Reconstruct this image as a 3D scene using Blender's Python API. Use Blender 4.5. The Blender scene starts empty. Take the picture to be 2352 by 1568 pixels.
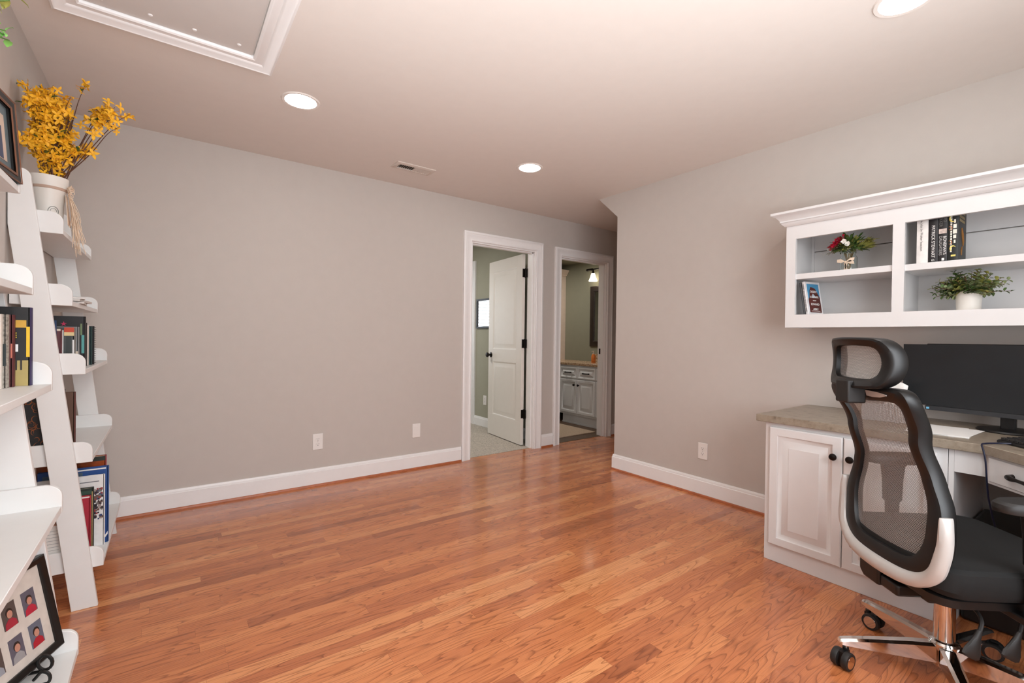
import bpy, bmesh, math, random
from mathutils import Vector, Matrix
random.seed(7)
SC = bpy.context.scene
COL = SC.collection
PI = math.pi
def rad(a): return math.radians(a)
def lin(c):
    return tuple((v/255/12.92 if v/255 <= .04045 else ((v/255+.055)/1.055)**2.4) for v in c)

# ---------------------------------------------------------------- materials
def ramp(nt, fac, stops):
    n = nt.nodes.new('ShaderNodeValToRGB')
    e = n.color_ramp.elements
    while len(e) < len(stops): e.new(.5)
    for i, (p, c) in enumerate(stops):
        e[i].position = p; e[i].color = (*c, 1)
    nt.links.new(fac, n.inputs[0]); return n.outputs[0]
def math_n(nt, op, a, b=None, c=None):
    n = nt.nodes.new('ShaderNodeMath'); n.operation = op
    for i, v in enumerate((a, b, c)):
        if v is None: continue
        if isinstance(v, (int, float)): n.inputs[i].default_value = v
        else: nt.links.new(v, n.inputs[i])
    return n.outputs[0]
def mat(name, rgb, rough=.5, metal=0., vary=.04, scale=14., bump=0., bscale=200., spec=.5, emit=None, estr=0, coat=0.):
    m = bpy.data.materials.new(name); m.use_nodes = True
    nt = m.node_tree; p = nt.nodes['Principled BSDF']
    c = lin(rgb)
    p.inputs['Roughness'].default_value = rough; p.inputs['Metallic'].default_value = metal
    p.inputs['Specular IOR Level'].default_value = spec
    if coat: p.inputs['Coat Weight'].default_value = coat; p.inputs['Coat Roughness'].default_value = .1
    tc = nt.nodes.new('ShaderNodeTexCoord')
    nz = nt.nodes.new('ShaderNodeTexNoise'); nz.inputs['Scale'].default_value = scale; nz.inputs['Detail'].default_value = 4
    nt.links.new(tc.outputs['Object'], nz.inputs['Vector'])
    out = ramp(nt, nz.outputs['Fac'], [(.3, tuple(max(0, v*(1-vary)) for v in c)), (.7, tuple(min(1, v*(1+vary)) for v in c))])
    nt.links.new(out, p.inputs['Base Color'])
    if bump:
        n2 = nt.nodes.new('ShaderNodeTexNoise'); n2.inputs['Scale'].default_value = bscale; n2.inputs['Detail'].default_value = 3
        nt.links.new(tc.outputs['Object'], n2.inputs['Vector'])
        b = nt.nodes.new('ShaderNodeBump'); b.inputs['Strength'].default_value = bump; b.inputs['Distance'].default_value = .002
        nt.links.new(n2.outputs['Fac'], b.inputs['Height']); nt.links.new(b.outputs[0], p.inputs['Normal'])
    if emit:
        p.inputs['Emission Color'].default_value = (*lin(emit), 1); p.inputs['Emission Strength'].default_value = estr
    return m
def wood_floor():
    m = bpy.data.materials.new('oak strip floor'); m.use_nodes = True
    nt = m.node_tree; N = nt.nodes; L = nt.links; p = N['Principled BSDF']
    g = N.new('ShaderNodeNewGeometry'); s = N.new('ShaderNodeSeparateXYZ'); L.new(g.outputs['Position'], s.inputs[0])
    X, Y = s.outputs[0], s.outputs[1]
    yr = math_n(nt, 'DIVIDE', Y, .057); row = math_n(nt, 'FLOOR', yr); fy = math_n(nt, 'FRACT', yr)
    w1 = N.new('ShaderNodeTexWhiteNoise'); w1.noise_dimensions = '1D'; L.new(row, w1.inputs['W'])
    xr = math_n(nt, 'ADD', math_n(nt, 'DIVIDE', X, .82), math_n(nt, 'MULTIPLY', w1.outputs['Value'], 9.))
    pl = math_n(nt, 'FLOOR', xr); fx = math_n(nt, 'FRACT', xr)
    cv = N.new('ShaderNodeCombineXYZ'); L.new(row, cv.inputs[0]); L.new(pl, cv.inputs[1])
    w2 = N.new('ShaderNodeTexWhiteNoise'); w2.noise_dimensions = '2D'; L.new(cv.outputs[0], w2.inputs['Vector'])
    idv = w2.outputs['Value']
    gc = N.new('ShaderNodeCombineXYZ')
    L.new(math_n(nt, 'ADD', math_n(nt, 'MULTIPLY', X, 1.5), math_n(nt, 'MULTIPLY', idv, 41.)), gc.inputs[0])
    L.new(math_n(nt, 'MULTIPLY', Y, 14.), gc.inputs[1]); L.new(math_n(nt, 'MULTIPLY', idv, 17.), gc.inputs[2])
    n1 = N.new('ShaderNodeTexNoise'); n1.inputs['Scale'].default_value = 1.; n1.inputs['Detail'].default_value = 2; n1.inputs['Roughness'].default_value = .4
    L.new(gc.outputs[0], n1.inputs['Vector'])
    rings = math_n(nt, 'FRACT', math_n(nt, 'MULTIPLY', n1.outputs['Fac'], 15.))
    gf = N.new('ShaderNodeCombineXYZ')
    L.new(math_n(nt, 'MULTIPLY', X, 14.), gf.inputs[0]); L.new(math_n(nt, 'MULTIPLY', Y, 420.), gf.inputs[1]); L.new(idv, gf.inputs[2])
    n2 = N.new('ShaderNodeTexNoise'); n2.inputs['Scale'].default_value = 1.; n2.inputs['Detail'].default_value = 3; L.new(gf.outputs[0], n2.inputs['Vector'])
    base = ramp(nt, idv, [(0., lin((170, 98, 60))), (.12, lin((188, 111, 69))), (.5, lin((203, 124, 76))), (.85, lin((214, 137, 86))), (1., lin((224, 154, 102)))])
    dk = ramp(nt, rings, [(0., (.5, .43, .38)), (.14, (.8, .76, .73)), (.4, (1, 1, 1)), (.93, (1.0, 1.0, 1.0)), (1., (.55, .48, .43))])
    fn = ramp(nt, n2.outputs['Fac'], [(.3, (.8, .76, .73)), (.55, (1, 1, 1))])
    def mul(a, b, f=1.):
        n = N.new('ShaderNodeMix'); n.data_type = 'RGBA'; n.blend_type = 'MULTIPLY'; n.inputs[0].default_value = f
        L.new(a, n.inputs[6]); L.new(b, n.inputs[7]); return n.outputs[2]
    c = mul(mul(base, dk, .92), fn, .9)
    ge = math_n(nt, 'MINIMUM', math_n(nt, 'MULTIPLY', math_n(nt, 'MINIMUM', fy, math_n(nt, 'SUBTRACT', 1., fy)), 57.),
                math_n(nt, 'MULTIPLY', math_n(nt, 'MINIMUM', fx, math_n(nt, 'SUBTRACT', 1., fx)), 820.))
    gp = ramp(nt, ge, [(.0, (.45, .38, .34)), (.9, (1, 1, 1))])
    L.new(mul(c, gp, .8), p.inputs['Base Color'])
    n3 = N.new('ShaderNodeTexNoise'); n3.inputs['Scale'].default_value = 3.; L.new(g.outputs['Position'], n3.inputs['Vector'])
    L.new(ramp(nt, n3.outputs['Fac'], [(.3, (.24,)*3), (.7, (.32,)*3)]), p.inputs['Roughness'])
    p.inputs['Specular IOR Level'].default_value = .4; p.inputs['Coat Weight'].default_value = .5; p.inputs['Coat Roughness'].default_value = .14
    b = N.new('ShaderNodeBump'); b.inputs['Strength'].default_value = .1; b.inputs['Distance'].default_value = .001
    L.new(gp, b.inputs['Height']); L.new(b.outputs[0], p.inputs['Normal'])
    return m
def stone(name, cols, scale, rough=.35):
    m = bpy.data.materials.new(name); m.use_nodes = True
    nt = m.node_tree; p = nt.nodes['Principled BSDF']; p.inputs['Roughness'].default_value = rough
    tc = nt.nodes.new('ShaderNodeTexCoord'); nz = nt.nodes.new('ShaderNodeTexNoise')
    nz.inputs['Scale'].default_value = scale; nz.inputs['Detail'].default_value = 8; nz.inputs['Roughness'].default_value = .65
    nt.links.new(tc.outputs['Object'], nz.inputs['Vector'])
    n = len(cols); nt.links.new(ramp(nt, nz.outputs['Fac'], [(.3+.4*i/(n-1), lin(c)) for i, c in enumerate(cols)]), p.inputs['Base Color'])
    return m
def mesh_fabric():
    m = bpy.data.materials.new('chair mesh'); m.use_nodes = True
    nt = m.node_tree; N = nt.nodes; L = nt.links; p = N['Principled BSDF']
    p.inputs['Base Color'].default_value = (*lin((146, 142, 139)), 1); p.inputs['Roughness'].default_value = .7
    uv = N.new('ShaderNodeUVMap'); s = N.new('ShaderNodeSeparateXYZ'); L.new(uv.outputs[0], s.inputs[0])
    # knitted openings: rows of small slots, every second row shifted
    r = math_n(nt, 'MULTIPLY', s.outputs[1], 250.); row = math_n(nt, 'FLOOR', r); fr = math_n(nt, 'FRACT', r)
    cx = math_n(nt, 'ADD', math_n(nt, 'MULTIPLY', s.outputs[0], 170.), math_n(nt, 'MULTIPLY', row, .5)); fc = math_n(nt, 'FRACT', cx)
    hole = math_n(nt, 'MULTIPLY', math_n(nt, 'GREATER_THAN', fr, .42), math_n(nt, 'GREATER_THAN', fc, .34))
    tr = N.new('ShaderNodeBsdfTransparent'); mx = N.new('ShaderNodeMixShader')
    L.new(hole, mx.inputs[0]); L.new(p.outputs[0], mx.inputs[1]); L.new(tr.outputs[0], mx.inputs[2])
    L.new(mx.outputs[0], N['Material Output'].inputs['Surface'])
    return m
def glass(name, tint=(255, 255, 255), rough=0.):
    m = bpy.data.materials.new(name); m.use_nodes = True
    p = m.node_tree.nodes['Principled BSDF']; p.inputs['Base Color'].default_value = (*lin(tint), 1)
    p.inputs['Transmission Weight'].default_value = 1; p.inputs['Roughness'].default_value = rough; p.inputs['IOR'].default_value = 1.45
    return m
M = dict(
 wall=mat('greige wall paint', (199, 191, 184), .75, vary=.012, bump=.15, bscale=350),
 ceil=mat('ceiling paint', (228, 220, 213), .85, vary=.01),
 trim=mat('white trim paint', (242, 240, 239), .35, vary=.01),
 cab=mat('white cabinet paint', (224, 222, 221), .38, vary=.01),
 shelf=mat('white shelf paint', (230, 229, 227), .42, vary=.015),
 door=mat('door paint', (228, 222, 214), .4, vary=.01),
 floor=wood_floor(),
 shoe=mat('oak shoe molding', (176, 100, 62), .35, vary=.15, scale=30),
 green=mat('sage wall paint', (166, 164, 146), .8, vary=.02),
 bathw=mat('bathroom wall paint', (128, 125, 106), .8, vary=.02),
 carpet=mat('carpet', (184, 174, 161), .95, vary=.3, scale=85, bump=1., bscale=260),
 tile=mat('bathroom tile', (92, 70, 52), .5, vary=.2),
 rug=mat('bath rug', (190, 166, 142), .95, vary=.15, scale=120, bump=1., bscale=300),
 black=mat('black plastic', (15, 14, 14), .42, vary=.1),
 blackm=mat('black matte plastic', (30, 28, 27), .55, vary=.1),
 bronze=mat('oil rubbed bronze', (30, 24, 21), .35, .6, vary=.15),
 chrome=mat('chrome', (214, 210, 206), .07, 1., vary=.01),
 silver=mat('silver plastic', (196, 192, 188), .4, .15, vary=.02),
 padb=mat('black seat fabric', (9, 9, 9), .85, vary=.2, scale=90),
 mesh=mesh_fabric(),
 counter=stone('laminate counter', [(112, 100, 86), (142, 129, 113), (154, 142, 126), (130, 118, 103)], 22, .33),
 granite=stone('granite', [(74, 50, 38), (150, 116, 88), (200, 172, 140), (120, 88, 66)], 60, .25),
 lamp=mat('lit diffuser', (255, 255, 255), .5, emit=(251, 251, 250), estr=54.),
 shade=mat('lit glass shade', (255, 250, 240), .5, emit=(255, 240, 215), estr=7.),
 plate=mat('white plate plastic', (238, 234, 230), .4, vary=.01),
 dark=mat('dark slot', (40, 34, 30), .6),
 hatch=mat('attic hatch paint', (206, 199, 194), .6, vary=.01),
 vent=mat('vent paint', (214, 202, 192), .5),
 hole=mat('duct interior', (52, 38, 28), .8),
 white=mat('white paper', (238, 236, 233), .7, vary=.02),
 cream=mat('cream paper', (222, 208, 188), .75, vary=.04),
 screen=mat('monitor glass', (28, 31, 34), .36, vary=.1),
 cyan=mat('blue sticker', (120, 190, 225), .5),
 navy=mat('navy cable', (20, 24, 48), .4),
 ceramic=mat('white ceramic', (228, 222, 214), .45, vary=.03),
 taupe=mat('taupe band', (188, 160, 142), .7),
 raffia=mat('raffia', (226, 202, 178), .8, vary=.12),
 graym=mat('grey ink', (132, 134, 128), .7),
 petal=mat('yellow petals', (246, 180, 32), .6, vary=.14, scale=40),
 twig=mat('twig', (92, 58, 40), .8, vary=.2),
 leaf=mat('dark leaf', (78, 104, 50), .5, vary=.3, scale=60),
 leaf2=mat('sage leaf', (140, 152, 106), .55, vary=.3, scale=60),
 leaf3=mat('olive leaf', (156, 156, 80), .55, vary=.3, scale=60),
 lime=mat('bright leaf', (120, 178, 88), .5, vary=.2, scale=60),
 red=mat('crimson petals', (196, 24, 58), .6, vary=.2, scale=60),
 wpetal=mat('white petals', (244, 240, 230), .6),
 glass=glass('clear glass', (245, 250, 248)),
 mirror=mat('mirror silver', (240, 240, 240), .02, 1., vary=.0),
 framb=mat('black frame', (18, 15, 14), .35, vary=.1),
 framc=mat('copper frame edge', (120, 78, 56), .4, .2, vary=.1),
 espresso=mat('espresso wood', (38, 26, 20), .4, vary=.2),
 orange=mat('orange soap', (214, 118, 50), .2, vary=.05),
 pink=mat('linen tower paint', (226, 206, 190), .45),
 blind=mat('blind slat', (240, 240, 236), .6),
 sky=mat('daylight pane', (235, 242, 250), .3, emit=(235, 243, 255), estr=2.2),
)
def paint(rgb, rough=.5, vary=.06, scale=40):
    k = 'p%02x%02x%02x' % rgb
    if k not in M: M[k] = mat('paint '+k, rgb, rough, vary=vary, scale=scale)
    return M[k]

# ---------------------------------------------------------------- mesh helpers
class MB:
    def __init__(s): s.bm = bmesh.new(); s.mats = []; s.mi = 0; s.uv = None
    def m(s, material):
        if material not in s.mats: s.mats.append(material)
        s.mi = s.mats.index(material); return s
    def face(s, vs):
        try:
            f = s.bm.faces.new(vs); f.material_index = s.mi; return f
        except ValueError: return None
    def grid(s, rows, close_u=False, close_v=False, cap=False):
        R = [[s.bm.verts.new(p) for p in r] for r in rows]
        nu = len(R); nv = len(R[0])
        for i in range(nu if close_u else nu-1):
            for j in range(nv if close_v else nv-1):
                a, b = R[i], R[(i+1) % nu]
                s.face([a[j], a[(j+1) % nv], b[(j+1) % nv], b[j]])
        if cap: s.face(list(reversed(R[0]))); s.face(R[-1])
        return R
    def box(s, a, b, T=None):
        x0, y0, z0 = a; x1, y1, z1 = b
        P = [Vector(p) for p in ((x0,y0,z0),(x1,y0,z0),(x1,y1,z0),(x0,y1,z0),(x0,y0,z1),(x1,y0,z1),(x1,y1,z1),(x0,y1,z1))]
        if T: P = [T @ p for p in P]
        v = [s.bm.verts.new(p) for p in P]
        for q in ((0,3,2,1),(4,5,6,7),(0,1,5,4),(1,2,6,5),(2,3,7,6),(3,0,4,7)): s.face([v[i] for i in q])
        return s
    def prism(s, poly, f0, f1):
        """poly: 2-D points; f0, f1 map a 2-D point to the 3-D start and end."""
        a = [s.bm.verts.new(f0(*p)) for p in poly]; b = [s.bm.verts.new(f1(*p)) for p in poly]
        n = len(poly)
        for i in range(n): s.face([a[i], a[(i+1) % n], b[(i+1) % n], b[i]])
        s.face(list(reversed(a))); s.face(b); return s
    def tube(s, pts, r, n=8, cap=True):
        pts = [Vector(p) for p in pts]; rs = r if isinstance(r, (list, tuple)) else [r]*len(pts)
        rows = []; up = None
        for i, p in enumerate(pts):
            d = (pts[min(i+1, len(pts)-1)] - pts[max(i-1, 0)]).normalized()
            if up is None:
                up = Vector((0, 0, 1)) if abs(d.z) < .9 else Vector((1, 0, 0))
            x = d.cross(up); 
            if x.length < 1e-6: x = d.orthogonal()
            x.normalize(); y = x.cross(d).normalized(); up = y
            rows.append([p + (x*math.cos(2*PI*k/n) + y*math.sin(2*PI*k/n))*rs[i] for k in range(n)])
        s.grid(rows, close_v=True, cap=cap); return s
    def lathe(s, prof, c=(0, 0, 0), n=24, axis=None):
        c = Vector(c)
        q = Vector((0, 0, 1)).rotation_difference(Vector(axis)) if axis else None
        rows = []
        for r, z in prof:
            ring = []
            for k in range(n):
                v = Vector((r*math.cos(2*PI*k/n), r*math.sin(2*PI*k/n), z))
                ring.append(c + (q @ v if q else v))
            rows.append(ring)
        s.grid(rows, close_v=True, cap=True); return s
    def sweep(s, x0, x1, z0, z1, prof, f, closed=True):
        """profile (a = outward from the inner edge, t = thickness) swept round a rectangle; f maps (x, z, t) to 3-D"""
        rows = []
        for a, t in prof:
            if closed: path = ((x0-a, z0-a), (x0-a, z1+a), (x1+a, z1+a), (x1+a, z0-a))
            else: path = ((x0-a, z0), (x0-a, z1+a), (x1+a, z1+a), (x1+a, z0))
            rows.append([f(px, pz, t) for px, pz in path])
        R = s.grid(rows, close_v=closed)
        if not closed:
            s.face([r[0] for r in R]); s.face([r[-1] for r in reversed(R)])
        return s
    def leaf(s, p, d, up, L, W, curl=.15):
        p = Vector(p); d = Vector(d).normalized(); sd = d.cross(Vector(up))
        if sd.length < 1e-5: sd = d.orthogonal()
        sd.normalize(); n = sd.cross(d)
        a = s.bm.verts.new(p); b = s.bm.verts.new(p + d*L - n*L*curl)
        ms = []
        for t, w in ((.3, .85), (.62, 1.), (.86, .6)):
            c = p + d*L*t + n*(L*curl*(.5 - t*t))
            ms.append((s.bm.verts.new(c + sd*W*w*.5 + n*W*.12), s.bm.verts.new(c), s.bm.verts.new(c - sd*W*w*.5 + n*W*.12)))
        s.face([a, ms[0][1], ms[0][0]]); s.face([a, ms[0][2], ms[0][1]])
        for i in range(2):
            s.face([ms[i][0], ms[i][1], ms[i+1][1], ms[i+1][0]]); s.face([ms[i][1], ms[i][2], ms[i+1][2], ms[i+1][1]])
        s.face([ms[2][0], ms[2][1], b]); s.face([ms[2][1], ms[2][2], b]); return s
    def build(s, name, material=None, parent=None, bevel=0., smooth=True, kind=None, local=False, seg=2, recalc=True, solid=0.):
        if material is not None and not s.mats: s.mats = [material]
        if recalc: bmesh.ops.recalc_face_normals(s.bm, faces=s.bm.faces[:])
        me = bpy.data.meshes.new(name); s.bm.to_mesh(me); s.bm.free()
        for mm in s.mats: me.materials.append(mm)
        if smooth:
            me.polygons.foreach_set('use_smooth', [True]*len(me.polygons)); me.set_sharp_from_angle(angle=rad(32))
        o = bpy.data.objects.new(name, me); COL.objects.link(o)
        if parent:
            o.parent = parent
            if not local: me.transform(WM[parent].inverted())
            WM[o] = WM[parent].copy()
        else:
            if local: WM[o] = Matrix.Identity(4)
            else:
                co = [v.co for v in me.vertices]
                base = Vector(((min(c.x for c in co)+max(c.x for c in co))/2, (min(c.y for c in co)+max(c.y for c in co))/2, min(c.z for c in co)))
                me.transform(Matrix.Translation(-base)); o.location = base; WM[o] = Matrix.Translation(base)
        if bevel:
            b = o.modifiers.new('Bevel', 'BEVEL'); b.width = bevel; b.segments = seg; b.limit_method = 'ANGLE'; b.angle_limit = rad(40)
        if solid:
            b = o.modifiers.new('Solid', 'SOLIDIFY'); b.thickness = solid; b.offset = 0
        if kind: o['kind'] = kind
        return o
WM = {}
def tag(o, label, cat, group=None, kind=None):
    o['label'] = label; o['category'] = cat
    if group: o['group'] = group
    if kind: o['kind'] = kind
    return o
def thing(name, loc, label, cat, rz=0., group=None, rot=None):
    o = bpy.data.objects.new(name, None); COL.objects.link(o); o.empty_display_size = .05
    o.location = loc
    R = rot if rot is not None else Matrix.Rotation(rz, 4, 'Z')
    o.rotation_euler = R.to_euler()
    WM[o] = Matrix.Translation(Vector(loc)) @ R.to_4x4()
    return tag(o, label, cat, group)
def dup(root, loc, label, rz=None):
    def cp(o, par):
        c = o.copy(); COL.objects.link(c)
        if par: c.parent = par
        for ch in kids.get(o, []): cp(ch, c)
        return c
    kids = {}
    for o in list(COL.objects):
        if o.parent: kids.setdefault(o.parent, []).append(o)
    c = cp(root, None); c.location = loc; c['label'] = label
    if rz is not None: c.rotation_euler = (0, 0, rz)
    WM[c] = Matrix.Translation(Vector(loc)) @ c.rotation_euler.to_matrix().to_4x4()
    return c
def box_obj(name, a, b, material, parent=None, bevel=0., kind=None, local=False):
    return MB().box(a, b).build(name, material, parent, bevel, kind=kind, local=local)
def text(name, body, size, T, material, parent, extrude=.0003, align='CENTER', sx=1.):
    cu = bpy.data.curves.new(name, 'FONT'); cu.body = body; cu.size = size; cu.align_x = align; cu.align_y = 'CENTER'; cu.extrude = extrude
    o = bpy.data.objects.new(name, cu); COL.objects.link(o)
    bpy.context.view_layer.update()
    me = bpy.data.meshes.new_from_object(o.evaluated_get(bpy.context.evaluated_depsgraph_get()))
    COL.objects.unlink(o); bpy.data.objects.remove(o)
    me.transform(T @ Matrix.Diagonal((sx, 1, 1, 1))); me.materials.clear(); me.materials.append(material)
    t = bpy.data.objects.new(name, me); COL.objects.link(t); t.parent = parent
    me.transform(WM[parent].inverted()); WM[t] = WM[parent].copy()
    return t
def axes(o, x, y):
    x = Vector(x).normalized(); y = Vector(y).normalized(); z = x.cross(y)
    T = Matrix.Identity(4)
    for i in range(3): T[i][0] = x[i]; T[i][1] = y[i]; T[i][2] = z[i]; T[i][3] = o[i]
    return T

# ---------------------------------------------------------------- camera
CAM = Vector((0, 0, 1.1468)); YB = 3.717; H = 2.42; XR = 3.1615; XL = -.505; YS = -.82
f, yaw, pitch, roll = 1065.51, .6366, -.0083, .0127
fw = Vector((math.sin(yaw)*math.cos(pitch), math.cos(yaw)*math.cos(pitch), math.sin(pitch)))
r0 = Vector((math.cos(yaw), -math.sin(yaw), 0)); u0 = r0.cross(fw)
rr = math.cos(roll)*r0 + math.sin(roll)*u0; uu = -math.sin(roll)*r0 + math.cos(roll)*u0
cd = bpy.data.cameras.new('camera'); cam = bpy.data.objects.new('camera', cd); COL.objects.link(cam)
cd.sensor_width = 36; cd.lens = f/2352*36; cd.clip_start = .02
cam.matrix_world = Matrix(((rr.x, uu.x, -fw.x, CAM.x), (rr.y, uu.y, -fw.y, CAM.y), (rr.z, uu.z, -fw.z, CAM.z), (0, 0, 0, 1)))
SC.camera = cam
# ---------------------------------------------------------------- the setting
S = 'structure'
D1 = (2.262, 3.045, 2.045); D2 = (3.385, 4.125, 2.035)      # door openings: x0, x1, head
w = MB()
for x0, x1, z0, z1 in ((XL-.1, D1[0], 0, H), (D1[0], D1[1], D1[2], H), (D1[1], D2[0], 0, H), (D2[0], D2[1], D2[2], H), (D2[1], 5.3, 0, H)):
    w.box((x0, YB, z0), (x1, YB+.12, z1))
w.build('wall_back', M['wall'], kind=S, smooth=False)
box_obj('wall_left', (XL-.12, YS, 0), (XL, YB, H), M['wall'], kind=S)
YC, YCH, ZC = 2.741, 2.962, 2.219
# right wall with the sloped bulkhead over the hall
MB().prism([(YS, 0), (YC, 0), (YC, ZC), (YCH, H), (YS, H)], lambda y, z: (XR, y, z), lambda y, z: (XR+.12, y, z)).build('wall_right', M['wall'], kind=S, smooth=False)
MB().prism([(YC, ZC), (YCH, H), (YC, H)], lambda y, z: (XR+.12, y, z), lambda y, z: (5.2, y, z)).build('ceiling_slope', M['ceil'], kind=S, smooth=False)
box_obj('wall_hall_side', (XR+.12, YC-.1, 0), (5.2, YC, H), M['wall'], kind=S)
box_obj('wall_hall_end', (5.2, YC-.1, 0), (5.32, YB, H), M['wall'], kind=S)
# wall behind the camera, with an unseen window added for fill light
WX0, WX1, WZ0, WZ1 = -.1, 1.75, .75, 2.1
w = MB()
for a, b in (((XL-.12, 0), (WX0, H)), ((WX1, 0), (XR+.12, H)), ((WX0, 0), (WX1, WZ0)), ((WX0, WZ1), (WX1, H))):
    w.box((a[0], YS-.12, a[1]), (b[0], YS, b[1]))
w.build('wall_front', M['wall'], kind=S, smooth=False)
w = MB().m(M['trim']).sweep(WX0, WX1, WZ0, WZ1, [(0, -.06), (0, .018), (.02, .022), (.07, .014), (.085, .02), (.085, 0)], lambda x, z, t: (x, YS+t, z))
w.box((WX0, YS-.08, (WZ0+WZ1)/2-.02), (WX1, YS-.05, (WZ0+WZ1)/2+.02)); w.box(((WX0+WX1)/2-.02, YS-.08, WZ0), ((WX0+WX1)/2+.02, YS-.05, WZ1))
wf = w.build('added_window_1', kind=S)
box_obj('window_pane', (WX0, YS-.07, WZ0), (WX1, YS-.065, WZ1), M['sky'], wf)  # glowing pane of the added fill window
box_obj('floor', (XL-.12, YS-.12, -.06), (5.32, YB+.045, 0), M['floor'], kind=S)
# ceilings
box_obj('ceiling', (XL-.12, YS-.12, H), (5.32, YB+.12, H+.08), M['ceil'], kind=S)
# baseboards and the stained shoe moldings under them
BB = [(0, .016), (.014, .016), (.014, .11), (.0105, .113), (.0105, .121), (.0085, .127), (.006, .1335), (0, .1335)]
SH = [(0, 0), (.019, 0), (.0185, .007), (.015, .014), (.009, .018), (0, .019)]
def run_x(name, prof, x0, x1, y, sgn, material):
    return MB().prism(prof, lambda t, z: (x0, y+sgn*t, z), lambda t, z: (x1, y+sgn*t, z)).build(name, material, kind=S)
def run_y(name, prof, y0, y1, x, sgn, material):
    return MB().prism(prof, lambda t, z: (x+sgn*t, y0, z), lambda t, z: (x+sgn*t, y1, z)).build(name, material, kind=S)
CW = .089
run_x('baseboard_back', BB, XL, D1[0]-CW, YB, -1, M['trim']); run_x('trim_1', SH, XL, D1[0]-CW, YB, -1, M['shoe'])
run_x('baseboard_between_doors', BB, D1[1]+CW, D2[0]-CW, YB, -1, M['trim']); run_x('trim_2', SH, D1[1]+CW, D2[0]-CW, YB, -1, M['shoe'])
run_x('baseboard_hall', BB, D2[1]+CW, 5.2, YB, -1, M['trim']); run_x('trim_3', SH, D2[1]+CW, 5.2, YB, -1, M['shoe'])
def corner_run(name, prof, material):
    rows = []
    for t, z in prof: rows.append([(XR-t, 1.17, z), (XR-t, YC+t, z), (5.2, YC+t, z)])
    m = MB(); R = m.grid(rows, close_u=True); m.face([r[0] for r in R]); m.face([r[-1] for r in reversed(R)])
    return m.build(name, material, kind=S)
corner_run('baseboard_right', BB, M['trim']); corner_run('trim_4', SH, M['shoe'])
run_y('baseboard_left', BB, YS, YB, XL, 1, M['trim']); run_y('trim_5', SH, YS, YB, XL, 1, M['shoe'])
# door casings: the frame is the door structure, the leaf its part
CP = [(0, 0), (0, .012), (.006, .017), (.012, .013), (.020, .0125), (.052, .015), (.058, .0185), (.066, .0185), (.070, .022), (.084, .022), (.089, .019), (.089, 0)]
def door_frame(name, d, label):
    m = MB().sweep(d[0]+.004, d[1]-.004, 0, d[2]-.004, CP, lambda x, z, t: (x, YB-t, z), closed=False)
    j = .016
    m.box((d[0], YB-.001, 0), (d[0]+j, YB+.121, d[2])); m.box((d[1]-j, YB-.001, 0), (d[1], YB+.121, d[2])); m.box((d[0]+j, YB-.001, d[2]-j), (d[1]-j, YB+.121, d[2]))
    for x0, x1 in ((d[0]+j, d[0]+j+.011), (d[1]-j-.011, d[1]-j)): m.box((x0, YB+.03, 0), (x1, YB+.068, d[2]-j))
    m.box((d[0]+j, YB+.03, d[2]-j-.011), (d[1]-j, YB+.068, d[2]-j))
    m.sweep(d[0]+.004, d[1]-.004, 0, d[2]-.004, CP, lambda x, z, t: (x, YB+.12+t, z), closed=False)
    return m.build(name, M['trim'], kind=S)
fr1 = door_frame('door_1', D1, ''); fr2 = door_frame('door_2', D2, '')
def panel_door(W, Hh, T, panels, material):
    """leaf with raised panels; local: x 0..W from the hinge edge, y 0..T, z 0..Hh"""
    m = MB().box((0, .007, 0), (W, T-.007, Hh))
    for y, s in ((.007, -1), (T-.007, 1)):
        xs = sorted({0, W} | {v for p in panels for v in (p[0], p[1])}); zs = sorted({0, Hh} | {v for p in panels for v in (p[2], p[3])})
        for i in range(len(xs)-1):
            for k in range(len(zs)-1):
                cx, cz = (xs[i]+xs[i+1])/2, (zs[k]+zs[k+1])/2
                if any(p[0] < cx < p[1] and p[2] < cz < p[3] for p in panels): continue
                m.box((xs[i], min(y, y+s*.007), zs[k]), (xs[i+1], max(y, y+s*.007), zs[k+1]))
        for p in panels:
            m.sweep(p[0]+.06, p[1]-.06, p[2]+.06, p[3]-.06, [(-.0, .007), (.012, .006), (.034, .0004), (.046, .0002), (.053, .005), (.06, .007)], lambda x, z, t, y=y, s=s: (x, y+s*t, z))
            m.box((p[0]+.06, min(y, y+s*.007), p[2]+.06), (p[1]-.06, max(y, y+s*.007), p[3]-.06))
    return m
# open bedroom door: hinged on the right jamb, swung into the bedroom
hx, hy = 3.022, 3.868
T = Matrix.Translation((hx, hy, .013)) @ Matrix.Rotation(rad(84.5), 4, 'Z')
W1, H1 = .735, 2.015
m = panel_door(W1, H1, .035, [(.105, W1-.105, .24, .86), (.105, W1-.105, 1.0, 1.89)], M['door'])
m.bm.transform(T); leaf = m.build('door_leaf', M['door'], fr1, bevel=.001)
m = MB()
for s, y in ((-1, 0), (1, .035)):
    m.lathe([(.03, 0), (.031, .004), (.027, .008), (.012, .010), (.011, .028), (.02, .034), (.0275, .045), (.028, .055), (.022, .063), (.001, .066)], (W1-.065, y, .93), 20, axis=(0, s, 0))
m.bm.transform(T); m.build('door_knob', M['bronze'], leaf)
for z in (.342, 1.085, 1.829):
    m = MB().box((hx-.004, YB+.115, z-.045), (hx+.026, YB+.128, z+.045)).tube([(hx-.004, hy-.012, z-.05), (hx-.004, hy-.012, z+.05)], .008, 10)
    m.box((hx-.036, hy-.004, z-.045), (hx+.002, hy-.001, z+.045)); m.build('door_hinge', M['bronze'], leaf, bevel=.001)
# strike plate in the bathroom jamb
box_obj('strike_plate', (D2[1]-.0185, YB+.035, .965), (D2[1]-.0155, YB+.1, 1.03), M['bronze'], fr2)
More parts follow.
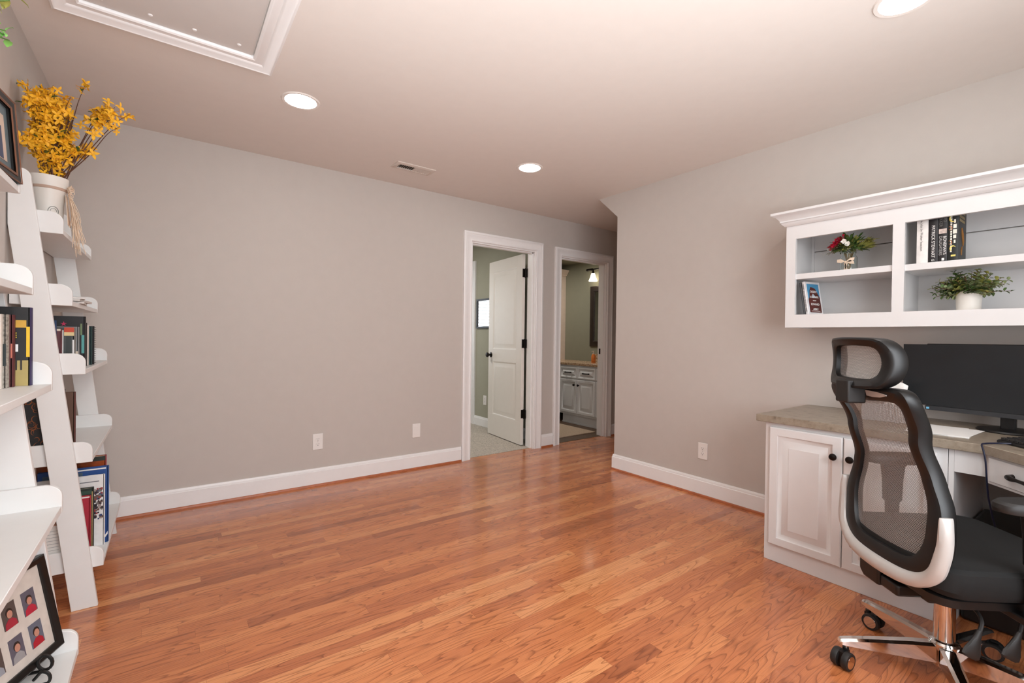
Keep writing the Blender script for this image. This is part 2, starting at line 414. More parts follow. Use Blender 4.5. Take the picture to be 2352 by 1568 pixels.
# ---- bedroom beyond door 1
BX = 3.242
box_obj('wall_bedroom_right', (BX, YB+.12, 0), (BX+.06, 6.6, H), M['green'], kind=S)
box_obj('wall_bedroom_left', (.6, YB+.12, 0), (.7, 6.6, H), M['green'], kind=S)
w = MB()
for a, b in (((.6, 0), (1.75, H)), ((2.75, 0), (BX, H)), ((1.75, 0), (2.75, .85)), ((1.75, 2.05), (2.75, H))): w.box((a[0], 6.5, a[1]), (b[0], 6.6, b[1]))
w.build('wall_bedroom_back', M['green'], kind=S, smooth=False)
m = MB().sweep(1.75, 2.75, .85, 2.05, [(0, 0), (0, .018), (.07, .014), (.085, .02), (.085, 0)], lambda x, z, t: (x, 6.5-t, z))
w2 = m.build('window_2', M['trim'], kind=S)
box_obj('window_pane', (1.75, 6.56, .85), (2.75, 6.565, 2.05), M['sky'], w2)
m = MB()
for i in range(23): m.box((1.76, -.022, -.0015), (2.74, .022, .0015), Matrix.Translation((0, 6.52, .88+i*.051)) @ Matrix.Rotation(rad(28), 4, 'X'))
tag(m.build('window_blind', M['blind']), 'white slatted blind in the bedroom window, seen only as a reflection', 'blind')
box_obj('floor_bedroom', (.6, YB+.045, -.06), (3.3, 6.6, .004), M['carpet'], kind=S)
box_obj('ceiling_bedroom', (.6, YB+.12, H), (3.3, 6.6, H+.08), M['ceil'], kind=S)
run_y('baseboard_bedroom', [(t, z-.01) for t, z in BB], 3.9, 5.19, BX, -1, M['trim'])
m = MB().sweep(5.28, 6.05, 0, 2.06, CP, lambda y, z, t: (BX-t, y, z), closed=False); m.box((BX-.004, 5.28, 0), (BX-.001, 6.05, 2.06)); m.build('door_3', M['trim'], kind=S)
# mirror on the sage wall
t = thing('wall_mirror', (BX, 4.93, 1.26), 'black framed wall mirror reflecting window blinds, on the sage bedroom wall', 'mirror')
MB().sweep(4.73, 5.13, 1.285, 1.615, [(0, .004), (0, .018), (.012, .022), (.024, .02), (.026, 0)], lambda y, z, s: (BX-s, y, z)).build('frame', M['framb'], t)
box_obj('mirror_glass', (BX-.008, 4.725, 1.28), (BX-.004, 5.135, 1.62), M['mirror'], t)
# ---- bathroom beyond door 2
BW = 4.9
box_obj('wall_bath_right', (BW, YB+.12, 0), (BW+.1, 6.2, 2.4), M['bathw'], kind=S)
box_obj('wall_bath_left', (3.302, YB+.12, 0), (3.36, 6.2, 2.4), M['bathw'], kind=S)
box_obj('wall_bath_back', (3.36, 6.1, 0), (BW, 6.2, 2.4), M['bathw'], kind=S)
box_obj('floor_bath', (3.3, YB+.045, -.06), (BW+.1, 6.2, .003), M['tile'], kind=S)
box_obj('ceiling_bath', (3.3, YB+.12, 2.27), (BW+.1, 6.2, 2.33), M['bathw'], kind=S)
m = MB().box((3.45, 3.93, .003), (4.185, 4.56, .016)); m.build('bath_rug', M['rug'], bevel=.005)
tag(bpy.data.objects['bath_rug'], 'beige bath rug on the dark floor in front of the vanity', 'rug')
VX = 4.35
v = thing('vanity_cabinet', (4.62, 4.6, 0), 'white bathroom vanity cabinet with bronze pulls and knobs', 'vanity')
m = MB().box((VX, 3.86, .125), (BW-.002, 5.6, .79)); m.build('body', M['cab'], v, smooth=False)
m = MB().box((VX+.03, 3.86, .003), (BW-.002, 4.72, .125)); m.box((VX+.018, 3.86, .003), (VX+.03, 4.72, .02)); m.build('toe_kick', M['cab'], v)
def cab_front(name, y0, y1, z0, z1, parent, fx, edge=.055, T=.019):
    """raised-panel front on a plane x = fx facing -x"""
    m = MB().sweep(y0+edge, y1-edge, z0+edge, z1-edge, [(0, .007), (.003, .0075), (.018, T-.006), (.022, T-.001), (.026, T), (edge-.005, T), (edge, T-.004), (edge, 0)], lambda y, z, t: (fx-t, y, z))
    i0, i1, k0, k1 = y0+edge, y1-edge, z0+edge, z1-edge
    b = min(.034, (i1-i0)*.22, (k1-k0)*.3)
    m.sweep(i0+b, i1-b, k0+b, k1-b, [(0, T-.001), (.002, T-.003), (b, .007)], lambda y, z, t: (fx-t, y, z))
    m.box((fx-T+.001, i0+b, k0+b), (fx, i1-b, k1-b))
    return m.build(name, M['cab'], parent)
def knob(y, z, fx, parent, mt='bronze', r=.016):
    return MB().lathe([(.008, 0), (.006, .004), (.0055, .012), (r*.85, .017), (r, .022), (r*.9, .027), (r*.4, .030), (.0005, .031)], (fx, y, z), 20, axis=(-1, 0, 0)).build('knob', M[mt], parent)
for y0, y1 in ((4.415, 4.735), (4.085, 4.405), (3.87, 4.075)):
    d = cab_front('drawer', y0, y1, .615, .765, v, VX, .04)
    yc = (y0+y1)/2
    MB().tube([(VX-.016, yc-.055, .69), (VX-.04, yc-.045, .69), (VX-.042, yc, .69), (VX-.04, yc+.045, .69), (VX-.016, yc+.055, .69)], [.010, .007, .0065, .007, .010], 10).build('pull', M['bronze'], d)
    d = cab_front('door', y0, y1, .15, .6, v, VX)
    knob({4.415: 4.45, 4.085: 4.37, 3.87: 3.905}[y0], .53, VX-.018, d)
tag(box_obj('granite_countertop', (VX-.025, 3.86, .79), (BW-.001, 5.62, .822), M['granite'], bevel=.003), 'speckled granite countertop on the bathroom vanity', 'countertop')
tag(box_obj('granite_splash', (BW-.02, 3.86, .822), (BW-.001, 4.64, .93), M['granite']), 'speckled granite backsplash panel standing behind the orange soap', 'backsplash')
t = thing('soap_bottle', (4.62, 4.39, .822), 'orange liquid soap bottle with pale pump on granite', 'bottle')
MB().lathe([(.027, 0), (.03, .006), (.03, .085), (.024, .105), (.011, .115)], (4.62, 4.39, .822), 20).build('bottle_body', M['orange'], t)
MB().lathe([(.0115, .115), (.0115, .13), (.005, .131), (.005, .148), (.010, .15), (.010, .156), (.001, .157)], (4.62, 4.39, .822), 16).tube([(4.62, 4.39, .975), (4.585, 4.39, .974)], .004, 8).build('pump', M['pink'], t)
t = thing('linen_tower', (4.76, 5.4, .822), 'tall pale linen tower with a crown, standing on the vanity counter', 'cabinet')
box_obj('body', (4.62, 5.25, .822), (BW-.002, 5.6, 2.1), M['pink'], t)
MB().box((4.6, 5.23, 2.1), (BW-.002, 5.6, 2.12)).prism([(5.22, 2.12), (5.185, 2.17), (5.185, 2.185), (5.6, 2.185), (5.6, 2.12)], lambda y, z: (4.57, y, z), lambda y, z: (BW-.002, y, z)).build('crown', M['pink'], t)
t = thing('bath_mirror', (BW, 4.3, 1.03), 'dark wood framed bathroom mirror over the vanity', 'mirror')
MB().sweep(3.96, 4.635, 1.12, 1.81, [(0, .006), (0, .02), (.012, .028), (.07, .026), (.085, .018), (.085, 0)], lambda y, z, s: (BW-s, y, z)).build('frame', M['espresso'], t)
box_obj('mirror_glass', (BW-.012, 3.95, 1.11), (BW-.006, 4.645, 1.82), M['mirror'], t)
t = thing('vanity_light', (BW, 4.4, 2.1), 'dark scrolled vanity light with bell glass shade above mirror', 'light')
m = MB().tube([(BW-.09, 4.71, 2.125), (BW-.09, 4.1, 2.125)], .011, 10).lathe([(.001, -.02), (.016, -.012), (.018, 0), (.012, .014), (.001, .02)], (BW-.09, 4.715, 2.125), 14, axis=(0, 1, 0))
m.box((BW-.09, 4.36, 2.105), (BW-.001, 4.44, 2.145)); 
for i in range(5): m.lathe([(.012, -.006), (.018, 0), (.012, .006)], (BW-.09, 4.69-.02*i, 2.125), 12, axis=(0, 1, 0))
m.tube([(BW-.09, 4.6, 2.12), (BW-.09, 4.6, 2.06)], [.011, .02], 10); m.tube([(BW-.09, 4.25, 2.12), (BW-.09, 4.25, 2.06)], [.011, .02], 10); m.build('bar', M['bronze'], t)
for y in (4.6, 4.25):
    MB().lathe([(.024, 0), (.03, -.02), (.042, -.06), (.062, -.105), (.058, -.105), (.001, -.09)], (BW-.09, y, 2.065), 20).build('glass_shade', M['shade'], t)
# ---- ceiling fittings
def recessed(x, y, label):
    t = thing('recessed_light', (x, y, H), label, 'ceiling light', group='round recessed ceiling lights')
    MB().lathe([(.078, -.001), (.08, -.004), (.094, -.005), (.098, -.001), (.098, 0)], (x, y, H), 40).build('trim_ring', M['ceil'], t)
    MB().lathe([(.001, -.0045), (.077, -.004), (.077, -.001)], (x, y, H), 40).build('diffuser', M['lamp'], t)
    return t
L1 = recessed(.57, 2.733, 'lit recessed light between the attic hatch and the air vent')
dup(L1, (2.165, 2.733, H), 'lit recessed light right of the air vent, nearest the hallway')
dup(L1, (2.19, .535, H), 'lit recessed light cut by the top edge, near the wall cabinet')
dup(L1, (.57, .535, H), 'lit recessed light above the viewer, outside the picture')
t = thing('air_vent', (1.483, 3.286, H), 'pale rectangular ceiling air vent with slats near the back wall', 'vent')
MB().sweep(1.36, 1.606, 3.247, 3.325, [(0, .001), (0, .010), (.004, .012), (.022, .009), (.03, .005), (.03, 0)], lambda x, y, s: (x, y, H-s)).build('frame', M['vent'], t)
box_obj('duct', (1.36, 3.247, H-.0012), (1.606, 3.325, H-.0004), M['hole'], t)
m = MB()
for i in range(16):
    x = 1.368+i*.0155
    m.box((-.0072, 3.247, -.0006), (.0072, 3.325, .0006), Matrix.Translation((x, 0, H-.0075)) @ Matrix.Rotation(rad(-50 if i < 8 else 35), 4, 'Y'))
m.build('louvers', M['vent'], t)
t = thing('attic_hatch', (.0, 1.85, H), 'white trimmed attic hatch panel in the ceiling', 'hatch')
HX0, HX1, HY0, HY1 = -.283, .302, 1.25, 2.42
MB().sweep(HX0, HX1, HY0, HY1, [(0, .001), (0, .016), (.008, .02), (.014, .016), (.04, .014), (.05, .022), (.074, .026), (.08, .03), (.088, .028), (.09, 0)], lambda x, y, s: (x, y, H-s)).build('casing', M['trim'], t)
hp = box_obj('panel', (HX0+.004, HY0+.004, H-.006), (HX1-.004, HY1-.004, H-.0005), M['hatch'], t)
for x in (-.215, -.067, .079, .24):
    MB().lathe([(.001, -.0035), (.006, -.003), (.0085, 0)], (x, 2.362, H-.006), 14).build('screw', M['trim'], hp)
# ---- wall plates
def outlet(name, T, label, duplex=True):
    """T: local x along the wall, y out of the wall, z up; origin at the plate centre"""
    o = thing(name, T.to_translation(), label, 'outlet' if duplex else 'wall plate', rot=T.to_3x3().to_4x4())
    MB().box((-.037, .0, -.06), (.037, .0055, .06)).build('plate', M['plate'], o, bevel=.0025, local=True)
    if duplex:
        for z in (.0195, -.0195):
            m = MB().m(M['plate']).prism([(.0165*math.cos(a), max(-.0135, min(.0135, .0165*math.sin(a)))) for a in [2*PI*k/28 for k in range(28)]], lambda x, y: (x, .005, y+z), lambda x, y: (x, .0075, y+z))
            s = m.build('socket', None, o, local=True)
            m = MB().box((-.0075, .0074, z-.0005), (-.0053, .0078, z+.0075)).box((.0053, .0074, z), (.0075, .0078, z+.0068)).lathe([(.0026, 0), (.0026, .0004)], (0, .0074, z-.007), 10, axis=(0, 1, 0))
            m.build('slots', M['dark'], s, local=True)
        MB().lathe([(.003, 0), (.0025, .001)], (0, .0055, 0), 10, axis=(0, 1, 0)).build('screw', M['silver'], o, local=True)
    else:
        MB().sweep(-.0165, .0165, -.0335, .0335, [(0, .003), (.0, .0062), (.0012, .0066), (.0024, .0054)], lambda x, z, t: (x, t, z)).box((-.0165, .004, -.0335), (.0165, .0064, .0335)).box((-.006, .0064, .03), (.006, .0068, .032)).build('insert', M['plate'], o, bevel=.0006, local=True)
    return o
TB = lambda x, z: Matrix.Translation((x, YB, z)) @ Matrix.Rotation(PI, 4, 'Z')
outlet('power_outlet', TB(.916, .335), 'white duplex outlet on the back wall, left of the blank plate')
outlet('wall_plate', TB(1.727, .332), 'white plate with one plain rectangular insert, nearest the open door', False)
outlet('power_outlet', Matrix.Translation((XR, 1.897, .331)) @ Matrix.Rotation(PI/2, 4, 'Z'), 'white duplex outlet low on the right wall beside the desk')
outlet('power_outlet', Matrix.Translation((BX, 4.945, .345)) @ Matrix.Rotation(PI/2, 4, 'Z'), 'white duplex outlet on the sage bedroom wall')
# ---------------------------------------------------------------- built-in desk
CZ = .76; FX = 2.54; EY = 1.168
# corner worktop: the front edge turns 45 degrees toward the second run behind the camera
TOP = [(XR-.002, 1.205), (2.51, 1.205), (2.51, .352), (2.0, -.158), (2.0, YS+.005), (XR-.002, YS+.005)]
MB().prism(TOP, lambda x, y: (x, y, CZ-.036), lambda x, y: (x, y, CZ)).build('worktop', M['counter'], bevel=.002)
tag(bpy.data.objects['worktop'], 'mottled beige laminate worktop of the corner desk', 'worktop')
c = thing('base_cabinet', (2.85, .8, 0), 'white two-door base cabinet under the worktop beside the wall', 'cabinet')
MB().box((FX, .455, 0), (XR-.003, EY, CZ-.037)).build('body', M['cab'], c, bevel=.0015)
d = cab_front('door', .815, 1.142, .092, .700, c, FX, .062); knob(.846, .607, FX-.019, d, 'bronze', .0165)
d = cab_front('door', .484, .811, .092, .700, c, FX, .062); knob(.780, .607, FX-.019, d, 'bronze', .0165)
# diagonal kneehole unit with its pencil drawer
K = thing('desk_kneehole', (2.8, .1, 0), 'white open kneehole of the corner desk with a slim drawer', 'desk')
s2 = math.sqrt(.5)
MB().box((FX, .345, .632), (FX+.02, .4355, CZ-.037)).box((FX, .436, 0), (XR-.02, .4525, CZ-.037)).build('side_panel', M['cab'], K)
def diag(a, t, z):      # a along the diagonal from its bend, t out into the room
    return (FX-s2*a-s2*t+.0, .345-s2*a+s2*t, z)
m = MB(); m.prism([(0, .615), (.75, .615), (.75, CZ-.037), (0, CZ-.037)], lambda a, z: diag(a, -.02, z), lambda a, z: diag(a, 0, z)); m.build('rail', M['cab'], K)
m = MB(); m.prism([(.75, 0), (.77, 0), (.77, CZ-.037), (.75, CZ-.037)], lambda a, z: diag(a, -.5, z), lambda a, z: diag(a, 0, z)); m.build('side_panel', M['cab'], K)
m = MB(); i0, i1, k0, k1 = .05, .69, .645, .695
m.sweep(i0, i1, k0, k1, [(0, .016), (.018, .016), (.021, .012), (.03, .010), (.03, 0)], lambda a, z, t: diag(a, t, z)); m.prism([(i0, k0), (i1, k0), (i1, k1), (i0, k1)], lambda a, z: diag(a, 0, z), lambda a, z: diag(a, .016, z))
dr = m.build('drawer', M['cab'], K)
m = MB(); m.tube([diag(a, t, .668) for a, t in ((.13, .014), (.135, .034), (.155, .042), (.175, .040), (.195, .042), (.235, .042), (.255, .034), (.26, .014))], [.011, .010, .009, .006, .006, .009, .010, .011], 12)
m.build('pull', M['bronze'], dr)
# black shredder-like machine in the kneehole
pr = thing('printer', (2.83, .3, 0), 'black office machine with a glossy ribbed lid in the dark kneehole', 'printer')
MB().box((2.66, .1, .0), (3.1, .428, .33)).build('body', M['black'], pr, bevel=.012)
MB().box((2.65, .09, .331), (3.1, .430, .372)).build('lid', paint((24, 27, 30), .22), pr, bevel=.016, seg=3)
m = MB()
for i in range(9): m.box((2.645, .2+i*.018, .345), (2.651, .212+i*.018, .351))
m.build('vent_slots', M['silver'], pr)
# ---------------------------------------------------------------- wall hutch
UX = 2.832; UZ0, UZ1 = 1.224, 1.812; UY0, UY1 = -.02, 1.207; BXK = XR-.018
h = thing('wall_hutch', (3.0, .6, UZ0), 'white open wall cabinet with a crown molding above the desk', 'cabinet')
OP = ((.722, 1.158), (.03, .676))
m = MB()
for y0, y1 in ((1.158, UY1), (.676, .722), (UY0, .03)): m.box((UX, y0, UZ0), (UX+.02, y1, UZ1))
for y0, y1 in OP: m.box((UX, y0, UZ0), (UX+.02, y1, 1.296)); m.box((UX, y0, 1.722), (UX+.02, y1, UZ1))
m.build('face_frame', M['cab'], h, smooth=False)
m = MB()
for y in (UY1-.016, UY0): m.box((UX+.02, y, UZ0), (XR-.002, y+.016, UZ1))
m.box((UX+.02, .690, UZ0+.03), (BXK, .708, UZ1))
m.box((UX+.02, UY0+.016, 1.278), (BXK, UY1-.016, 1.294)); m.box((UX+.02, UY0+.016, UZ1-.02), (BXK, UY1-.016, UZ1))
for y0, y1 in ((UY1-.0165, UY1-.030),): m.box((BXK-.012, y1, 1.294), (BXK, y0, UZ1-.02))
m.box((UX+.02, UY1-.04, UZ0+.018), (XR-.002, UY1-.016, UZ0+.03)); m.build('carcass', M['cab'], h, smooth=False)
m = MB().box((BXK, UY0+.016, 1.278), (XR-.003, UY1-.016, 1.685)).box((BXK-.003, UY0+.016, 1.690), (XR-.003, UY1-.016, UZ1-.02)); m.build('back_panel', M['cab'], h)
box_obj('bottom_panel', (UX+.02, UY0+.016, UZ0+.022), (BXK, UY1-.016, UZ0+.034), M['cab'], h)
SZ = (1.526, 1.522)
for (y0, y1), z in zip(OP, SZ):
    ya = y0+.0 if y0 < .5 else .7085; yb = UY1-.0305 if y0 > .5 else .6895
    box_obj('shelf', (UX+.012, y0 if y0 < .5 else .7085, z-.031), (BXK-.013, yb, z), M['cab'], h, bevel=.0015)
CR = [(0, 1.797), (.006, 1.797), (.012, 1.803), (.020, 1.812), (.022, 1.818), (.026, 1.819), (.027, 1.824), (.026, 1.827), (.031, 1.836), (.041, 1.848), (.051, 1.855), (.058, 1.858), (.062, 1.861), (.062, 1.873), (0, 1.873)]
rows = [[(XR-.002, UY1+t, z), (UX-t, UY1+t, z), (UX-t, UY0-t, z), (XR-.002, UY0-t, z)] for t, z in CR]
m = MB(); R = m.grid(rows, close_u=True); m.face([r[0] for r in R]); m.face([r[-1] for r in reversed(R)])
m.build('crown', M['cab'], h)
# ---- books on the hutch
def up_book(name, y0, y1, x0, depth, z, hgt, cover, label, spine=None, tilt=0., group=None, rough=.45, yaw_=0.):
    """upright book: spine on the x0 side facing -x, covers facing +-y"""
    b = thing(name, (x0+depth/2, (y0+y1)/2, z), label, 'book', group=group)
    th = y1-y0; R = .006
    cv = cover if not isinstance(cover, tuple) else paint(cover, rough)
    sv = cv if spine is None else (spine if not isinstance(spine, tuple) else paint(spine, rough))
    T = Matrix.Translation((x0, y0, z)) @ Matrix.Rotation(rad(yaw_), 4, 'Z') @ Matrix.Rotation(rad(tilt), 4, 'X')
    m = MB().box((.003, .0, 0), (depth, .0025, hgt), T).box((.003, th-.0025, 0), (depth, th, hgt), T); m.build('cover', cv, b)
    m = MB().prism([(.003, 0), (.0008, th*.2), (0, th*.5), (.0008, th*.8), (.003, th), (.005, th), (.005, 0)], lambda x, y: T @ Vector((x, y, 0)), lambda x, y: T @ Vector((x, y, hgt))); s = m.build('spine', sv, b)
    MB().box((.0052, .0027, .004), (depth-.004, th-.0027, hgt-.004), T).build('pages', M['cream'], b)
    return b, T, s
Z = SZ[1]; BK = 2.868
b, T, s = up_book('book', .598, .640, BK, .15, Z, .236, (230, 226, 222), 'thick white hardback on the top hutch shelf, first from the left', group='hardbacks on the hutch shelf')
text('title', 'Steve Jobs by Walter Isaacson', .0135, axes((BK-.0006, .622, Z+.142), (0, 0, -1), (0, -1, 0)), paint((110, 104, 100)), b)
b, T, s = up_book('book', .563, .597, BK-.002, .155, Z, .242, (26, 23, 26), 'black hardback with a name in white capitals, beside the white one', group='hardbacks on the hutch shelf')
text('lettering', 'PATRICK STEWART', .0172, axes((BK-.0026, .58, Z+.098), (0, 0, -1), (0, -1, 0)), M['white'], b, sx=1.0)
text('lettering', 'G', .014, axes((BK-.0026, .58, Z+.012), (0, 0, -1), (0, -1, 0)), M['white'], b)
b, T, s = up_book('book', .531, .562, BK-.001, .15, Z, .238, (28, 26, 28), 'black hardback with a pale cloudy band and grey title, third along', group='hardbacks on the hutch shelf')
MB().box((BK-.0018, .533, Z+.13), (BK-.0008, .560, Z+.152)).build('spine_band', mat('cloudy band', (196, 178, 170), .5, vary=.35, scale=60), b)
text('lettering', "BONEMAN'S", .0155, axes((BK-.0018, .5395, Z+.075), (0, 0, -1), (0, -1, 0)), M['white'], b, sx=1.0)
text('lettering', 'DAUGHTERS', .0155, axes((BK-.0018, .554, Z+.075), (0, 0, -1), (0, -1, 0)), paint((176, 174, 172)), b, sx=1.0)
text('lettering', 'DEKKER', .0155, axes((BK-.0018, .554, Z+.19), (0, 0, -1), (0, -1, 0)), paint((120, 118, 116)), b)
text('lettering', 'TED', .0155, axes((BK-.0018, .5395, Z+.195), (0, 0, -1), (0, -1, 0)), paint((120, 118, 116)), b)
MB().box((BK-.0018, .54, Z+.006), (BK-.0008, .549, Z+.017)).build('spine_mark', M['white'], b)
b, T, s = up_book('book', .494, .530, BK, .155, Z, .247, (20, 24, 22), 'dark green-black hardback with ornate gold and white spine, last in row', group='hardbacks on the hutch shelf')
def curl(m, cy, cz, r, a0, a1, n=14, w=.0022):
    m.tube([(BK-.001, cy+r*math.cos(rad(a0+(a1-a0)*k/n)), cz+r*math.sin(rad(a0+(a1-a0)*k/n))*1.4) for k in range(n+1)], [w*(.35+1.3*math.sin(PI*k/n)) for k in range(n+1)], 6)
for q in ((.511, Z+.195, .012, 250, 400), (.511, Z+.055, .009, -60, 150)): m = MB(); curl(m, *q); m.build('gold_ornament', paint((232, 214, 120), .3), b)
MB().box((BK-.0014, .502, Z+.02), (BK-.0004, .518, Z+.028)).build('gold_band', paint((232, 214, 120), .3), b)
m = MB()
for z, hh, y0, y1 in ((.172, .016, .503, .509), (.148, .018, .500, .511), (.123, .02, .499, .512), (.102, .016, .501, .511), (.08, .015, .503, .509)): m.box((BK-.0016, y0, Z+z), (BK-.0006, y1, Z+z+hh))
for i in range(15): m.box((BK-.0014, .515, Z+.04+i*.0112), (BK-.0005, .521, Z+.048+i*.0112))
m.build('white_lettering', paint((236, 232, 220), .35), b)
for zc in (.150, .085): m = MB(); curl(m, .5215, Z+zc, .006, 40, 320, w=.001); m.build('copper_ornament', paint((186, 110, 62), .4), b)
m = MB()
for z, ws in ((.225, 1.), (.205, .95), (.187, .95)):
    n = 9
    for i in range(n):
        x = BK+.02+i*.012*ws; m.box((x, .4930, Z+z-.006), (x+.0085, .4938, Z+z+.006))
m.build('cover_lettering', paint((150, 132, 92)), b)
m = MB().tube([(BK+.06, .4934, Z+.155), (BK+.07, .4934, Z+.125), (BK+.085, .4934, Z+.095), (BK+.09, .4934, Z+.075)], [.003, .006, .005, .002], 6).tube([(BK+.07, .4934, Z+.07), (BK+.055, .4934, Z+.05), (BK+.06, .4934, Z+.03)], [.002, .004, .002], 6)
m.build('cover_ornament', paint((146, 100, 48)), b)
# leaning paperbacks in the lower left bay
t1 = -9
b, T, s = up_book('book', 1.100, 1.117, 2.872, .13, 1.2965, .19, (226, 224, 224), 'paperback with desert arch cover leaning in the lower left bay', tilt=t1, yaw_=-12)
m = MB().m(paint((70, 140, 180))).box((.016, -.0006, .014), (.118, .0, .178), T)
m.m(paint((86, 38, 32), vary=.2)).box((.016, -.0010, .014), (.118, -.0005, .09), T)
m.prism([(.016, .09), (.118, .09), (.118, .1), (.10, .128), (.085, .152), (.046, .162), (.034, .14), (.026, .1)], lambda x, z: T @ Vector((x, -.0010, z)), lambda x, z: T @ Vector((x, -.0005, z)))
m.m(paint((176, 190, 204))).prism([(.048, .098), (.085, .098), (.072, .112), (.06, .122), (.052, .115)], lambda x, z: T @ Vector((x, -.0014, z)), lambda x, z: T @ Vector((x, -.0009, z)))
m.build('cover_picture', None, b)
def ctext(body, x, z, size, sx=1.):
    R = T @ Matrix.Translation((x, -.0017, z)) @ Matrix.Rotation(PI/2, 4, 'X')
    text('lettering', body, size, R, M['white'], b, sx=sx)
ctext('DESERT', .067, .133, .017); ctext('SOLITAIRE', .067, .102, .016); ctext('EDWARD', .067, .06, .017); ctext('ABBEY', .067, .032, .016)
MB().box((.052, -.0016, .08), (.08, -.001, .084), T).box((.03, -.0016, .021), (.105, -.001, .0225), T).build('cover_rules', M['white'], b)
text('spine_title', 'DESERT SOLITAIRE  EDWARD ABBEY', .0098, T @ Matrix.Translation((-.0006, .0085, .095)) @ axes((0, 0, 0), (0, 0, -1), (0, -1, 0)), paint((44, 40, 40)), b)
b2, T2, s2_ = up_book('book', 1.1185, 1.1275, 2.874, .12, 1.2965, .186, (70, 70, 72), 'thin dark book behind the leaning desert paperback', tilt=t1, yaw_=-4)
# ---- flower jar
jx, jy, jz = 2.965, .945, SZ[0]
j = thing('flower_jar', (jx, jy, jz), 'glass jar of mixed wild flowers with a burlap bow, on the hutch', 'vase')
MB().lathe([(.036, .0), (.0395, .004), (.0395, .075), (.032, .088), (.031, .102), (.034, .103), (.034, .106), (.029, .106), (.0285, .088), (.036, .073), (.036, .006), (.001, .005)], (jx, jy, jz+.0005), 28).build('jar', M['glass'], j)
m = MB()
random.seed(3)
for i in range(26):
    a = random.uniform(0, 2*PI); m.tube([(jx+.012*math.cos(a), jy+.012*math.sin(a), jz+.01), (jx+.02*math.cos(a+2), jy+.02*math.sin(a+2), jz+.1)], .0013, 5)
m.build('stems', paint((150, 120, 70)), j)
m = MB()
for i in range(9):
    y = -.022+i*.0055; m.box((-.002, y*.35-.002, -.04), (.001, y*.35+.003, .0), Matrix.Translation((jx-.041-.001*(i % 2), jy, jz+.048)) @ Matrix.Rotation(rad(-y*1100*.9), 4, 'X'))
for sgn, a in ((-1, 14), (-1, -16), (1, 8)):
    m.prism([(0, 0), (sgn*.022, .012), (sgn*.04, .009), (sgn*.04, -.006), (sgn*.02, -.008)], lambda y, z, a=a: (jx-.042, jy+y*math.cos(rad(a))-z*math.sin(rad(a)), jz+.052+abs(y)*math.sin(rad(a))+z), lambda y, z, a=a: (jx-.046, jy+y*math.cos(rad(a)), jz+.052+abs(y)*math.sin(rad(a))+z))
m.lathe([(.001, -.005), (.006, -.003), (.006, .003), (.001, .005)], (jx-.045, jy, jz+.05), 10, axis=(1, 0, 0))
m.build('burlap_bow', M['raffia'], j, bevel=.0005)
m = MB()
def rdir(up=.3):
    while True:
        v = Vector((random.gauss(0, 1), random.gauss(0, 1), random.gauss(up, .6)))
        if v.length > .2 and v.z > -.4: return v.normalized()
for i in range(330):
    d = rdir(.5); p = Vector((jx, jy, jz+.112)) + Vector((d.x*.055, d.y*.075, abs(d.z)*.085))*random.uniform(.3, 1)
    if p.z > jz+.180: p.z = jz+.180-random.uniform(0, .02)
    m.m(M['leaf'] if i % 3 else M['leaf3']).leaf(p, d, (0, 0, 1), random.uniform(.024, .044), random.uniform(.010, .019))
for i in range(60):
    d = Vector((random.gauss(0, .3), -1, random.uniform(-.1, .8))).normalized(); p = Vector((jx, jy-.03, jz+.125))
    m.m(M['leaf3']).leaf(p, d, (1, 0, 0), random.uniform(.05, .095), .006)
for i in range(60):
    d = rdir(0); p = Vector((jx-.01, jy-.095, jz+.155))
    m.m(M['leaf3']).leaf(p, d, (0, 0, 1), .022, .006)
m.tube([(jx-.01, jy-.095, jz+.157), (jx-.01, jy-.14, jz+.16)], [.004, .001], 6)
for a in (0, 1): m.m(M['leaf']).leaf((jx-.045, jy+(.01 if a else -.02), jz+.112), (-.3, 1 if a else -1, .0), (-.5, 0, 1), .05, .03)
m.build('foliage', None, j, smooth=True)
m = MB()
for i in range(130):
    c = Vector((jx-.058+random.gauss(0, .007), jy+.042+random.gauss(0, .016), 0)); c.z = jz+.156+ (jy+.038-c.y)*.8 + random.gauss(0, .007)
    d = rdir(0); m.leaf(c, d, (0, 0, 1), .015, .013)
m.build('red_blossom', M['red'], j)
m = MB()
for cy, cz in ((-.0, .157), (-.016, .142)):
    for k in range(5):
        a = 2*PI*k/5+cy*30; m.leaf((jx-.072, jy+cy, jz+cz), (-.25, math.cos(a), math.sin(a)), (1, 0, 0), .0145, .013)
    m.lathe([(.001, -.002), (.003, 0), (.001, .002)], (jx-.074, jy+cy, jz+cz), 8, axis=(1, 0, 0))
for i in range(34):
    c = (jx-.03+random.gauss(0, .01), jy+.082+random.gauss(0, .02), jz+.112+random.gauss(0, .012)); m.leaf(c, rdir(0), (0, 0, 1), .007, .006)
m.build('white_blossom', M['wpetal'], j)
m = MB()
for k in range(9): m.tube([(jx-.02, jy+.02, jz+.115), (jx-.03, jy+.05, jz+.13+random.uniform(-.01, .01)), (jx-.03, jy+.08+random.uniform(-.02, .02), jz+.115+random.uniform(-.015, .015))], .0008, 4)
m.tube([(jx-.02, jy+.05, jz+.16), (jx-.02, jy+.085, jz+.172)], .001, 4)
m.build('sprigs', M['twig'], j)
